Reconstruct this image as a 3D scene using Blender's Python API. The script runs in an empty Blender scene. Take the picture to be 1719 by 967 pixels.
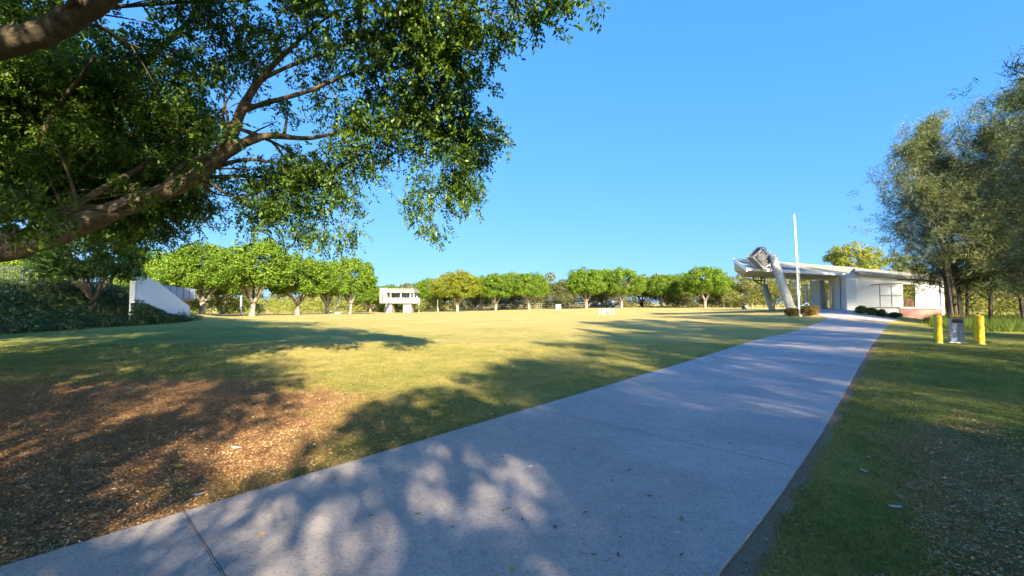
import bpy, math, random
import numpy as np
from mathutils import Vector, Matrix

R = math.radians
scene = bpy.context.scene
COL = scene.collection

# ------------------------------------------------------------------ camera
F = 700.0                      # focal length in pixels of the 1719 px wide photograph
CAM_Z = 1.65
PITCH = math.atan(24.5 / F)
cam_d = bpy.data.cameras.new('camera')
cam = bpy.data.objects.new('camera', cam_d)
COL.objects.link(cam)
cam.location = (0, 0, CAM_Z)
cam.rotation_euler = (R(90) + PITCH, 0, 0)
cam_d.sensor_width = 36.0
cam_d.lens = 36.0 * F / 1719.0
cam_d.clip_start = 0.05
cam_d.clip_end = 6000
scene.camera = cam

# ------------------------------------------------------------------ light
SUN_EL = R(25.0)
SUN_AZ = math.atan2(0.34, -0.94)          # compass-like angle from +Y towards +X
SDIR = Vector((math.sin(SUN_AZ) * math.cos(SUN_EL), math.cos(SUN_AZ) * math.cos(SUN_EL), math.sin(SUN_EL)))
world = bpy.data.worlds.new('World')
scene.world = world
world.use_nodes = True
nt = world.node_tree
bg = nt.nodes['Background']
sky = nt.nodes.new('ShaderNodeTexSky')
sky.sky_type = 'NISHITA'
sky.sun_disc = False
sky.sun_elevation = SUN_EL
sky.sun_rotation = SUN_AZ
sky.altitude = 1200
sky.air_density = 1.0
sky.dust_density = 1.0
sky.ozone_density = 3.0
# clear deep-blue winter sky: the sky's own radiance with a softer tone curve per channel,
# and the whitish aureole round the sun (where red outweighs the blue) boosted as added fill for the shaded areas
def wm(op, a, b, c=None):
    n = nt.nodes.new('ShaderNodeMath'); n.operation = op
    for i, v in enumerate((a, b, c)):
        if v is None: continue
        if isinstance(v, float): n.inputs[i].default_value = v
        else: nt.links.new(v, n.inputs[i])
    return n.outputs[0]
sep = nt.nodes.new('ShaderNodeSeparateColor'); com = nt.nodes.new('ShaderNodeCombineColor')
nt.links.new(sky.outputs[0], sep.inputs[0])
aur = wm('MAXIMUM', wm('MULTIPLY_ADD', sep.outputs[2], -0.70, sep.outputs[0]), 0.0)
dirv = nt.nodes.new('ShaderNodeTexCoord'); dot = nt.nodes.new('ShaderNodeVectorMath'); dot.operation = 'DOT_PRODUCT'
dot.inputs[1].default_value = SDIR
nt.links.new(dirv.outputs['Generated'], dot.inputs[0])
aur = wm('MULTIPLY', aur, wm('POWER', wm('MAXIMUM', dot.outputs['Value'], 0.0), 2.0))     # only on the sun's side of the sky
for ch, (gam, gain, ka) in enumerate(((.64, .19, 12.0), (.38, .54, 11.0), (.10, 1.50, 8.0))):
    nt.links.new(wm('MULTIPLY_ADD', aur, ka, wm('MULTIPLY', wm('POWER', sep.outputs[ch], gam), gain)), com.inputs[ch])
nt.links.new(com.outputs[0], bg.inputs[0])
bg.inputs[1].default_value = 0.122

sun_d = bpy.data.lights.new('sun', 'SUN')
sun_d.energy = 3.3
sun_d.angle = R(0.5)
sun_d.color = (1.0, 0.85, 0.63)
sun = bpy.data.objects.new('sun', sun_d)
COL.objects.link(sun)
sun.rotation_euler = SDIR.to_track_quat('Z', 'Y').to_euler()
sun.location = SDIR * 60

vs = scene.view_settings
vs.view_transform = 'Standard'
vs.look = 'None'
vs.exposure = 2.68
vs.gamma = 1.0
vs.use_curve_mapping = False
scene.cycles.max_bounces = 6
scene.cycles.diffuse_bounces = 3
scene.cycles.glossy_bounces = 2
scene.cycles.transmission_bounces = 3
scene.cycles.transparent_max_bounces = 8
scene.cycles.use_adaptive_sampling = True
scene.cycles.adaptive_threshold = 0.02
scene.cycles.use_denoising = True

# ------------------------------------------------------------------ helpers
def sst(a, b, x):
    t = np.clip((np.asarray(x, float) - a) / (b - a), 0, 1)
    return t * t * (3 - 2 * t)

def terrain(x, y):
    x = np.asarray(x, float); y = np.asarray(y, float)
    z = sst(50, 100, y) * (-0.75 + 1.0 * sst(-30, 30, x))
    u = x * .669 + y * .743; v = x * .743 - y * .669
    z = z + 0.92 * sst(26, 54, u) * (1 - sst(-4, 4.2, v)) * sst(-26, -4, v) * (1 - sst(75, 110, u))
    foot = -27.3 - .1 * (y - 22)
    z = z + 2.3 * sst(0, 7, foot - x) * sst(6, 16, y) * (1 - sst(36, 50, y))
    z = z + 0.04 * np.sin(x * .31 + 1.0) * np.cos(y * .23) * sst(8, 20, np.hypot(x, y))
    return z

def tz(x, y):
    return float(terrain(x, y))

CP, SP = math.cos(PITCH), math.sin(PITCH)
def ray(px, py):
    a = (px - 859.5) / F; b = (483.5 - py) / F
    return Vector((a, CP - b * SP, SP + b * CP))
def W(px, py, Y):
    d = ray(px, py)
    return Vector((0, 0, CAM_Z)) + d * (Y / d.y)
def G(px, py):
    d = ray(px, py); d = d / d.y
    Y = 1.0
    while Y < 400:
        p = Vector((0, 0, CAM_Z)) + d * Y
        if p.z <= tz(p.x, p.y):
            break
        Y += 0.02 + Y * .002
    return Vector((p.x, p.y, tz(p.x, p.y)))
def onG(x, y, dz=0.0):
    return Vector((x, y, tz(x, y) + dz))

def np_mesh(name, verts, faces, smooth=False):
    """verts (N,3), faces (M,k) arrays with the same k"""
    verts = np.asarray(verts, np.float32); faces = np.asarray(faces, np.int32)
    me = bpy.data.meshes.new(name)
    k = faces.shape[1]
    me.vertices.add(len(verts)); me.vertices.foreach_set('co', verts.ravel())
    me.loops.add(faces.size); me.loops.foreach_set('vertex_index', faces.ravel())
    me.polygons.add(len(faces))
    me.polygons.foreach_set('loop_start', np.arange(0, faces.size, k, dtype=np.int32))
    me.polygons.foreach_set('loop_total', np.full(len(faces), k, np.int32))
    if smooth:
        me.polygons.foreach_set('use_smooth', np.ones(len(faces), bool))
    me.update(calc_edges=True)
    return me

def link(name, me, mat=None, parent=None):
    o = bpy.data.objects.new(name, me)
    COL.objects.link(o)
    if mat is not None and me is not None:
        me.materials.append(mat)
    if parent is not None:
        o.parent = parent
    return o

def tag(o, label=None, cat=None, group=None, kind=None):
    if label: o['label'] = label
    if cat: o['category'] = cat
    if group: o['group'] = group
    if kind: o['kind'] = kind
    return o

def empty(name, loc, rz=0.0):
    o = bpy.data.objects.new(name, None)
    COL.objects.link(o)
    o.location = loc; o.rotation_euler = (0, 0, rz)
    o.empty_display_size = .2
    return o

class MB:
    """collects boxes, prisms and tubes into one mesh (world or local coordinates)"""
    def __init__(self): self.v = []; self.f = []
    def quad_loops(self, loops, cap=True):
        n0 = len(self.v); k = len(loops[0])
        for L in loops: self.v += [tuple(p) for p in L]
        for i in range(len(loops) - 1):
            a = n0 + i * k; b = a + k
            for j in range(k):
                self.f.append((a + j, a + (j + 1) % k, b + (j + 1) % k, b + j))
        if cap:
            self.f.append(tuple(n0 + j for j in reversed(range(k))))
            e = n0 + (len(loops) - 1) * k
            self.f.append(tuple(e + j for j in range(k)))
        return self
    def box(self, c, s, rz=0.0, M=None):
        x, y, z = s[0] / 2, s[1] / 2, s[2] / 2
        pts = []
        cr, sr = math.cos(rz), math.sin(rz)
        for zz in (-z, z):
            L = []
            for (a, b) in ((-x, -y), (x, -y), (x, y), (-x, y)):
                p = Vector((a * cr - b * sr, a * sr + b * cr, zz)) + Vector(c)
                if M is not None: p = M @ p
                L.append(p)
            pts.append(L)
        return self.quad_loops(pts)
    def tube(self, pts, rad, sides=10, cap=True):
        pts = [Vector(p) for p in pts]
        if not hasattr(rad, '__len__'): rad = [rad] * len(pts)
        loops = []
        up = None
        for i, p in enumerate(pts):
            d = (pts[min(i + 1, len(pts) - 1)] - pts[max(i - 1, 0)])
            if d.length < 1e-9: d = Vector((0, 0, 1))
            d.normalize()
            if up is None:
                up = d.orthogonal().normalized()
            up = (up - d * up.dot(d))
            if up.length < 1e-6: up = d.orthogonal()
            up.normalize()
            w = d.cross(up)
            loops.append([p + (up * math.cos(2 * math.pi * j / sides) + w * math.sin(2 * math.pi * j / sides)) * rad[i] for j in range(sides)])
        return self.quad_loops(loops, cap)
    def poly_prism(self, pts, off):
        off = Vector(off)
        pts = [Vector(p) for p in pts]
        return self.quad_loops([pts, [p + off for p in pts]])
    def build(self, name, mat, parent=None, smooth=False, bevel=0.0):
        me = bpy.data.meshes.new(name)
        me.from_pydata([tuple(p) for p in self.v], [], self.f)
        me.update()
        import bmesh
        bm = bmesh.new(); bm.from_mesh(me)
        bmesh.ops.recalc_face_normals(bm, faces=bm.faces)
        bm.to_mesh(me); bm.free()
        if smooth:
            me.polygons.foreach_set('use_smooth', [len(p.vertices) == 4 for p in me.polygons])
        o = link(name, me, mat, parent)
        if bevel:
            m = o.modifiers.new('bevel', 'BEVEL'); m.width = bevel; m.segments = 2; m.limit_method = 'ANGLE'
        return o

def rel(o, parent):
    """child meshes are modelled in world space: keep them there under a parent that has been moved"""
    o.matrix_parent_inverse = parent.matrix_basis.inverted()
    return o

# ------------------------------------------------------------------ materials
class NB:
    def __init__(self, name):
        self.m = bpy.data.materials.new(name); self.m.use_nodes = True
        self.t = self.m.node_tree; self.t.nodes.clear()
        self.out = self.n('ShaderNodeOutputMaterial')
    def n(self, typ, **kw):
        nd = self.t.nodes.new(typ)
        for k, v in kw.items():
            if k.startswith('i_'):
                nd.inputs[k[2:].replace('_', ' ')].default_value = v
            else: setattr(nd, k, v)
        return nd
    def l(self, a, b): self.t.links.new(a, b)
    def coord(self):
        return self.n('ShaderNodeTexCoord').outputs['Object']
    def noise(self, vec, scale, detail=4, rough=.55, dist=0.0):
        nd = self.n('ShaderNodeTexNoise'); nd.inputs['Scale'].default_value = scale
        nd.inputs['Detail'].default_value = detail; nd.inputs['Roughness'].default_value = rough
        nd.inputs['Distortion'].default_value = dist
        self.l(vec, nd.inputs['Vector']); return nd.outputs['Fac']
    def ramp(self, fac, stops):
        nd = self.n('ShaderNodeValToRGB'); r = nd.color_ramp
        while len(r.elements) < len(stops): r.elements.new(.5)
        for e, (p, c) in zip(r.elements, stops):
            e.position = p; e.color = (c[0], c[1], c[2], 1) if hasattr(c, '__len__') else (c, c, c, 1)
        self.l(fac, nd.inputs['Fac']); return nd.outputs['Color']
    def mix(self, fac, a, b, mode='MIX'):
        nd = self.n('ShaderNodeMix', data_type='RGBA', blend_type=mode)
        for s, v in ((0, fac), (6, a), (7, b)):
            if hasattr(v, 'is_output') or isinstance(v, bpy.types.NodeSocket): self.l(v, nd.inputs[s])
            elif hasattr(v, '__len__'): nd.inputs[s].default_value = (v[0], v[1], v[2], 1)
            else: nd.inputs[s].default_value = v
        return nd.outputs[2]
    def math(self, op, a, b=None, c=None, clamp=False):
        nd = self.n('ShaderNodeMath', operation=op); nd.use_clamp = clamp
        for i, v in enumerate((a, b, c)):
            if v is None: continue
            if isinstance(v, bpy.types.NodeSocket): self.l(v, nd.inputs[i])
            else: nd.inputs[i].default_value = v
        return nd.outputs[0]
    def sstep(self, a, b, x):
        nd = self.n('ShaderNodeMapRange', interpolation_type='SMOOTHSTEP')
        nd.inputs['From Min'].default_value = a; nd.inputs['From Max'].default_value = b
        self.l(x, nd.inputs['Value']); return nd.outputs[0]
    def bump(self, h, strength=.3, dist=.02):
        nd = self.n('ShaderNodeBump'); nd.inputs['Strength'].default_value = strength; nd.inputs['Distance'].default_value = dist
        self.l(h, nd.inputs['Height']); return nd.outputs['Normal']
    def principled(self, col, rough=.6, normal=None, metallic=0.0, spec=.5):
        p = self.n('ShaderNodeBsdfPrincipled')
        if isinstance(col, bpy.types.NodeSocket): self.l(col, p.inputs['Base Color'])
        else: p.inputs['Base Color'].default_value = (col[0], col[1], col[2], 1)
        if isinstance(rough, bpy.types.NodeSocket): self.l(rough, p.inputs['Roughness'])
        else: p.inputs['Roughness'].default_value = rough
        p.inputs['Metallic'].default_value = metallic
        p.inputs['Specular IOR Level'].default_value = spec
        if normal is not None: self.l(normal, p.inputs['Normal'])
        return p.outputs[0]
    def done(self, shader):
        self.l(shader, self.out.inputs['Surface']); return self.m

def plain(name, col, rough=.6, var=.18, scale=3.0, metallic=0.0, bump=.0, spec=.4):
    b = NB(name); c = b.coord()
    n1 = b.noise(c, scale, 6, .65)
    n2 = b.noise(c, scale * 14, 3, .6)
    f = b.math('ADD', b.math('MULTIPLY', n1, .7), b.math('MULTIPLY', n2, .3))
    lo = [x * (1 - var) for x in col]; hi = [min(1, x * (1 + var * .7)) for x in col]
    cc = b.ramp(f, [(.32, lo), (.68, hi)])
    nrm = b.bump(n2, bump, .01) if bump else None
    return b.done(b.principled(cc, rough, nrm, metallic, spec))

def leaf_mat(name, stops, trans=.35, rough=.5, nscale=.5, spec=.35, tcol=None):
    """stops: colours along a ramp driven by a per-leaf random number and clump noise"""
    b = NB(name); c = b.coord()
    rnd = b.n('ShaderNodeNewGeometry').outputs['Random Per Island']
    n1 = b.noise(c, nscale, 3, .6)
    f = b.math('ADD', b.math('MULTIPLY', rnd, .5), b.math('MULTIPLY', n1, .5))
    k = len(stops)
    col = b.ramp(f, [(.25 + .5 * i / max(1, k - 1), s) for i, s in enumerate(stops)])
    p = b.principled(col, rough, None, 0, spec)
    t = b.n('ShaderNodeBsdfTranslucent')
    b.l(b.mix(1.0, col, tcol or (1.3, 1.25, .5), 'MULTIPLY'), t.inputs['Color'])
    mx = b.n('ShaderNodeMixShader'); mx.inputs[0].default_value = trans
    b.l(p, mx.inputs[1]); b.l(t.outputs[0], mx.inputs[2])
    return b.done(mx.outputs[0])

def bark_mat(name, a, c2, scale=6):
    b = NB(name); c = b.coord()
    n1 = b.noise(c, scale, 8, .7, .4); n2 = b.noise(c, scale * .25, 3, .5)
    col = b.ramp(b.math('ADD', b.math('MULTIPLY', n1, .6), b.math('MULTIPLY', n2, .4)), [(.3, a), (.7, c2)])
    return b.done(b.principled(col, .9, b.bump(b.math('ADD', n1, n2), .9, .05), 0, .2))

# masks of the ground, shared by the soil sheet and the blades so that both agree
MULCH_C, MULCH_R = (-7.5, 5.0), (5.5, 4.0)
def xy(b):
    s = b.n('ShaderNodeSeparateXYZ'); b.l(b.coord(), s.inputs[0]); return s.outputs[0], s.outputs[1]
def ellipse(b, c, r, rot=0.0):
    x, y = xy(b)
    dx = b.math('SUBTRACT', x, c[0]); dy = b.math('SUBTRACT', y, c[1])
    ca, sa = math.cos(rot), math.sin(rot)
    a = b.math('ADD', b.math('MULTIPLY', dx, ca / r[0]), b.math('MULTIPLY', dy, sa / r[0]))
    d = b.math('ADD', b.math('MULTIPLY', dx, -sa / r[1]), b.math('MULTIPLY', dy, ca / r[1]))
    return b.math('SQRT', b.math('ADD', b.math('MULTIPLY', a, a), b.math('MULTIPLY', d, d)))

EDGE_P, EDGE_N = (1.26, 2.516), (.7326, -.6805)       # right edge of the path: point, outward normal
def edge_dist(b):
    x, y = xy(b)
    return b.math('ADD', b.math('MULTIPLY', b.math('SUBTRACT', x, EDGE_P[0]), EDGE_N[0]), b.math('MULTIPLY', b.math('SUBTRACT', y, EDGE_P[1]), EDGE_N[1]))

def lawn_color(b):
    c = b.coord()
    big = b.noise(c, .22, 4, .6); mid = b.math('ADD', b.math('MULTIPLY', b.noise(c, 1.1, 5, .65, .6), .55), b.math('MULTIPLY', b.noise(c, 5.5, 4, .7, .3), .45)); fine = b.noise(c, 28, 4, .8)
    f = b.math('ADD', b.math('ADD', b.math('MULTIPLY', big, .26), b.math('MULTIPLY', mid, .42)), b.math('MULTIPLY', fine, .32))
    lush = b.sstep(-.2, 2.0, edge_dist(b))              # greener on the right of the path
    x, y = xy(b)
    far = b.sstep(6, 38, y)
    f = b.math('ADD', f, b.math('MULTIPLY', far, .09))
    f = b.math('SUBTRACT', f, b.math('MULTIPLY', lush, .08))
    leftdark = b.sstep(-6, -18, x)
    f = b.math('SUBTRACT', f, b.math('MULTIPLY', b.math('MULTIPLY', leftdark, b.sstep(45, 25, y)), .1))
    return b.ramp(f, [(.30, (.065, .115, .022)), (.43, (.150, .180, .036)), (.52, (.300, .265, .070)), (.62, (.45, .35, .125)), (.74, (.40, .27, .13))])

def mulch_mask(b):
    c = b.coord()
    e = ellipse(b, MULCH_C, MULCH_R)
    n = b.noise(c, 1.3, 5, .6); n2 = b.noise(c, 9, 4, .6)
    v = b.math('ADD', e, b.math('ADD', b.math('MULTIPLY', b.math('SUBTRACT', n, .5), .45), b.math('MULTIPLY', b.math('SUBTRACT', n2, .5), .35)))
    m = b.sstep(1.08, .9, v)
    # leaf drift along the left edge of the path and worn patch right of it
    e2 = ellipse(b, (4.35, 4.0), (2.6, .62), math.atan2(.7326, .6805))
    v2 = b.math('ADD', e2, b.math('ADD', b.math('MULTIPLY', b.math('SUBTRACT', n, .5), 1.1), b.math('MULTIPLY', b.math('SUBTRACT', n2, .5), 1.3)))
    m2 = b.math('MULTIPLY', b.sstep(1.15, .6, v2), .65)
    return b.math('MAXIMUM', m, m2)

def ground_material():
    b = NB('ground_soil_and_turf'); c = b.coord()
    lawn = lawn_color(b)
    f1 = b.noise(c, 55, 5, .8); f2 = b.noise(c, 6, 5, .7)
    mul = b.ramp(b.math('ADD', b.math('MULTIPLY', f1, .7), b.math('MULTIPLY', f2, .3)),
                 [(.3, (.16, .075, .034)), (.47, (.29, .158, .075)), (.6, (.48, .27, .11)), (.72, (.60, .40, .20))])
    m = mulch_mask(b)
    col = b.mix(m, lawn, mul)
    d = edge_dist(b)
    dn = b.math('ADD', d, b.math('MULTIPLY', b.math('SUBTRACT', b.noise(c, 5, 5, .7), .5), .34))
    x, y = xy(b)
    strip = b.math('MULTIPLY', b.sstep(.17, .09, dn), b.sstep(30, 12, y))
    strip = b.math('MULTIPLY', strip, b.sstep(-.6, -.4, d))
    dirt = b.ramp(f1, [(.3, (.20, .12, .07)), (.7, (.46, .31, .19))])
    col = b.mix(strip, col, dirt)
    f3 = b.noise(c, 14, 4, .7)
    nrm = b.bump(b.math('ADD', f1, b.math('MULTIPLY', f3, 1.2)), .7, .04)
    return b.done(b.principled(col, .95, nrm, 0, .1))

def blade_material():
    b = NB('grass_blades'); 
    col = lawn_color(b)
    rnd = b.n('ShaderNodeNewGeometry').outputs['Random Per Island']
    k = b.ramp(rnd, [(0, (.72, .74, .6)), (.55, (1.0, 1.0, 1.0)), (1, (1.4, 1.25, 1.1))])
    col = b.mix(1.0, col, k, 'MULTIPLY')
    p = b.principled(col, .65, None, 0, .25)
    t = b.n('ShaderNodeBsdfTranslucent'); b.l(col, t.inputs['Color'])
    mx = b.n('ShaderNodeMixShader'); mx.inputs[0].default_value = .3
    b.l(p, mx.inputs[1]); b.l(t.outputs[0], mx.inputs[2])
    return b.done(mx.outputs[0])

def concrete_material(name, lo, hi, speck=True):
    b = NB(name); c = b.coord()
    big = b.noise(c, .7, 6, .65, .8); mid = b.noise(c, 6, 7, .75, .3); fine = b.noise(c, 150, 4, .85)
    f = b.math('ADD', b.math('ADD', b.math('MULTIPLY', big, .35), b.math('MULTIPLY', mid, .3)), b.math('MULTIPLY', fine, .35))
    col = b.ramp(f, [(.32, lo), (.66, hi)])
    if speck:
        v = b.n('ShaderNodeTexVoronoi'); v.inputs['Scale'].default_value = 75
        b.l(c, v.inputs['Vector'])
        s = b.n('ShaderNodeSeparateColor'); b.l(v.outputs['Color'], s.inputs[0])
        col = b.mix(b.math('MULTIPLY', b.sstep(.8, .88, s.outputs[0]), .25), col, (.52, .50, .47))
        col = b.mix(b.math('MULTIPLY', b.sstep(.14, .07, s.outputs[0]), .4), col, (.12, .12, .12))
        col = b.mix(b.math('MULTIPLY', b.sstep(.62, .72, b.noise(c, 1.7, 6, .7, 1.0)), .4), col, (.20, .185, .17))
    nrm = b.bump(b.math('ADD', fine, mid), .6, .008)
    return b.done(b.principled(col, .85, nrm, 0, .25))

M = {}
M['ground'] = ground_material()
M['blade'] = blade_material()
M['path'] = concrete_material('path_concrete', (.25, .215, .197), (.52, .46, .415))
M['kerb'] = concrete_material('pale_concrete', (.42, .40, .36), (.58, .56, .50), False)
M['white'] = plain('white_render', (.66, .66, .65), .6, .07, 1.2, bump=.05)
M['white_steel'] = plain('white_painted_steel', (.82, .82, .82), .35, .05)
M['cream'] = plain('cream_roof_sheet', (.24, .225, .17), .8, .1, 1.0)
M['soffit'] = plain('tan_soffit', (.50, .43, .33), .7, .1, 1.0)
M['grey_steel'] = plain('grey_painted_steel', (.44, .42, .35), .65, .08, 2.0)
M['louvre_grey'] = plain('louvre_grey_steel', (.20, .20, .19), .6, .1, 2.0)
M['dark_steel'] = plain('dark_steel', (.05, .055, .065), .5, .1)
M['blue_steel'] = plain('blue_grey_steel', (.12, .16, .24), .45, .08)
M['galv'] = plain('galvanised_steel', (.45, .47, .50), .35, .15, 4, metallic=.6)
M['yellow'] = plain('yellow_paint', (.82, .50, .010), .55, .32, 5, bump=.1)
M['blue_trim'] = plain('blue_trim', (.03, .07, .25), .5, .05)
M['timber_red'] = plain('red_brown_timber', (.20, .085, .06), .7, .2, 5)
M['black'] = plain('black_rubber', (.02, .02, .022), .7, .1)
M['conc_bldg'] = plain('weathered_concrete', (.25, .235, .21), .85, .14, 1.0, bump=.1)
M['slate'] = plain('slate_cladding', (.25, .31, .43), .6, .12, 1.5)
M['bark_fig'] = bark_mat('fig_bark', (.045, .034, .024), (.19, .15, .10), 5)
M['bark_pale'] = bark_mat('pale_bark', (.13, .11, .085), (.35, .31, .26), 4)
M['bark_dark'] = bark_mat('dark_bark', (.045, .036, .030), (.15, .12, .09), 8)
M['leaf_fig'] = leaf_mat('fig_leaves', [(.025, .060, .009), (.045, .10, .014), (.085, .165, .02), (.17, .25, .03)], .42, .45, .9, .4)
M['leaf_row'] = leaf_mat('row_fig_leaves', [(.035, .085, .008), (.080, .165, .014), (.14, .235, .018), (.22, .28, .028)], .3, .6, .35, .2)
M['leaf_yellow'] = leaf_mat('yellowing_leaves', [(.07, .14, .012), (.13, .19, .018), (.21, .225, .02), (.32, .25, .03)], .3, .6, .35, .2)
M['leaf_gum'] = leaf_mat('gum_leaves', [(.04, .065, .018), (.085, .11, .028), (.15, .155, .045), (.22, .19, .08)], .28, .6, .25, .2)
M['leaf_gold'] = leaf_mat('dry_golden_growth', [(.07, .095, .018), (.14, .16, .032), (.23, .23, .055), (.34, .29, .11)], .3, .7, .3, .1)
M['leaf_scrub'] = leaf_mat('sunlit_scrub', [(.08, .12, .02), (.15, .19, .03), (.24, .26, .05), (.33, .31, .09)], .3, .6, .3, .15)
M['needle'] = leaf_mat('she_oak_needles', [(.032, .055, .025), (.065, .10, .042), (.12, .15, .06), (.21, .20, .085)], .25, .6, .4, .2)
M['shrub'] = leaf_mat('bank_shrub_leaves', [(.020, .045, .014), (.036, .070, .020), (.065, .11, .028), (.12, .15, .04)], .25, .5, .5, .3)
M['shrub_bright'] = leaf_mat('clipped_shrub_leaves', [(.02, .05, .010), (.04, .09, .015), (.08, .14, .02)], .25, .5, 1.0, .3)
M['shrub_rust'] = leaf_mat('rusty_shrub_leaves', [(.05, .045, .012), (.12, .085, .018), (.19, .11, .025), (.10, .12, .03)], .25, .6, 1.0, .2)
M['longgrass'] = leaf_mat('long_grass', [(.04, .075, .012), (.09, .14, .02), (.17, .20, .04)], .35, .6, .6, .2)
M['litter'] = leaf_mat('dry_leaf_litter', [(.13, .064, .030), (.31, .16, .068), (.49, .29, .12), (.64, .48, .29)], .1, .8, 3.0, .2, (1, .9, .7))

def brick_mat():
    b = NB('pinkish_brick'); c = b.coord()
    t = b.n('ShaderNodeTexBrick'); t.inputs['Scale'].default_value = 4.0
    t.inputs['Color1'].default_value = (.33, .17, .15, 1); t.inputs['Color2'].default_value = (.27, .14, .125, 1)
    t.inputs['Mortar'].default_value = (.36, .28, .25, 1); t.inputs['Mortar Size'].default_value = .015
    mp = b.n('ShaderNodeMapping'); mp.inputs['Rotation'].default_value = (R(90), 0, 0)
    b.l(c, mp.inputs[0]); b.l(mp.outputs[0], t.inputs['Vector'])
    return b.done(b.principled(t.outputs['Color'], .85, None, 0, .2))
M['brick'] = brick_mat()

# ------------------------------------------------------------------ setting: ground
def spaced(lo, a, b, hi, step):
    mid = np.arange(a, b + 1e-6, step)
    left = a - np.geomspace(step * 1.3, a - lo, 26)[::-1]
    right = b + np.geomspace(step * 1.3, hi - b, 26)
    return np.concatenate([left, mid, right])
gx = spaced(-2500, -48, 62, 2500, .9); gy = spaced(-600, -24, 70, 3000, .9)
XX, YY = np.meshgrid(gx, gy)
ZZ = terrain(XX, YY)
gv = np.stack([XX.ravel(), YY.ravel(), ZZ.ravel()], 1)
nx, ny = len(gx), len(gy)
ii = (np.arange(ny - 1)[:, None] * nx + np.arange(nx - 1)[None, :]).ravel()
gf = np.stack([ii, ii + 1, ii + nx + 1, ii + nx], 1)
tag(link('ground', np_mesh('ground', gv, gf, True), M['ground']), 'mown lawn with straw patches and brown mulch under the big fig tree', kind='structure')

# path: edges read off the ground, slabs with expansion joints
Lp = [(-900, 1230), (320, 860), (600, 775), (850, 700), (1000, 655), (1170, 603), (1290, 566), (1390, 536)]
Rp = [(1000, 1240), (1210, 967), (1300, 850), (1380, 730), (1440, 620), (1464, 579), (1481, 556), (1496, 541)]
def lin(pts):
    P = [G(*p) if p[1] < 1100 else None for p in pts]
    out = [p for p in P if p is not None]
    d = (out[0] - out[1]).normalized()
    out.insert(0, onG(*(out[0] + d * 9).xy))      # carries on behind the viewpoint
    return out
PD = Vector((.675, .738, 0)).normalized()
def along(pts, s):
    """point of the polyline at distance s along the path direction"""
    for a, b in zip(pts, pts[1:]):
        sa, sb = a.dot(PD), b.dot(PD)
        if sa <= s <= sb:
            t = (s - sa) / (sb - sa); p = a.lerp(b, t)
            return Vector((p.x, p.y, tz(p.x, p.y)))
    p = pts[-1] if s > pts[-1].dot(PD) else pts[0]
    return Vector((p.x, p.y, tz(p.x, p.y)))
PL, PR = lin(Lp), lin(Rp)
s_end = min(PL[-1].dot(PD), PR[-1].dot(PD))
joints = [-6.0, -3.6, .72, 5.02]
while joints[-1] < s_end - 5: joints.append(joints[-1] + 4.3)
joints.append(s_end)
pm = MB()
TH = .018
for a, c in zip(joints, joints[1:]):
    a2, c2 = a + .009, c - .009
    n = max(2, int((c2 - a2) / .7)); m = 6
    top = []
    for i in range(n + 1):
        s = a2 + (c2 - a2) * i / n
        l, r = along(PL, s), along(PR, s)
        row = []
        for j in range(m + 1):
            p = l.lerp(r, j / m); row.append(Vector((p.x, p.y, tz(p.x, p.y) + TH)))
        top.append(row)
    n0 = len(pm.v)
    for row in top: pm.v += [tuple(p) for p in row]
    w = m + 1
    for i in range(n):
        for j in range(m):
            q = n0 + i * w + j
            pm.f.append((q, q + 1, q + w + 1, q + w))
    ring = [n0 + j for j in range(w)] + [n0 + i * w + m for i in range(1, n + 1)] + [n0 + n * w + j for j in range(m - 1, -1, -1)] + [n0 + i * w for i in range(n - 1, 0, -1)]
    b0 = len(pm.v)
    for q in ring: pm.v.append((pm.v[q][0], pm.v[q][1], pm.v[q][2] - .16))
    for i in range(len(ring)):
        k = (i + 1) % len(ring)
        pm.f.append((ring[i], b0 + i, b0 + k, ring[k]))
po = pm.build('path', M['path'])
tag(po, 'wide grey concrete path with expansion joints running to the building', kind='structure')
# forecourt in front of the building
ring_px = [(1390, 536), (1374, 530), (1368, 523), (1380, 518.5), (1404, 518.5), (1440, 527), (1470, 531), (1512, 536.5), (1496, 541)]
ring = [G(*p) for p in ring_px]
fm = MB()
cen = sum(ring, Vector()) / len(ring)
K = 6
for i in range(len(ring)):
    a, c = ring[i], ring[(i + 1) % len(ring)]
    n0 = len(fm.v)
    for u in range(K + 1):
        for v_ in range(K + 1):
            p = cen.lerp(a.lerp(c, v_ / K), u / K)
            fm.v.append((p.x, p.y, tz(p.x, p.y) + TH + .004))
    for u in range(K):
        for v_ in range(K):
            q = n0 + u * (K + 1) + v_
            fm.f.append((q, q + 1, q + K + 2, q + K + 1))
tag(fm.build('forecourt', M['path']), 'grey concrete forecourt at the building entrance', kind='structure')

# metal strip that fills the nearest expansion joint
jl, jr = along(PL, .72), along(PR, .72)
jm = MB().tube([jl + Vector((0, 0, TH - .002)), jl.lerp(jr, .5) + Vector((0, 0, TH - .002)), jr + Vector((0, 0, TH - .005))], .005, 8)
tag(jm.build('joint_strip', M['louvre_grey']), 'grey metal strip filling the nearest expansion joint of the path', 'joint strip')

# ------------------------------------------------------------------ foliage tools
def leaf_mesh(name, base, direc, normal, length, width, fold=.25):
    """rhombic leaves: base (N,3), unit direction, rough normal, length (N), width (N)"""
    N = len(base)
    side = np.cross(direc, normal); side /= np.linalg.norm(side, axis=1, keepdims=True) + 1e-9
    nn = np.cross(side, direc)
    L = length[:, None]; w = width[:, None]
    mid = base + direc * L * .42
    v = np.stack([base, mid - side * w * .5 + nn * w * fold, base + direc * L, mid + side * w * .5 + nn * w * fold], 1).reshape(-1, 3)
    i = np.arange(N) * 4
    f = np.stack([i, i + 1, i + 2, i + 3], 1)
    return np_mesh(name, v, f)

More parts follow.
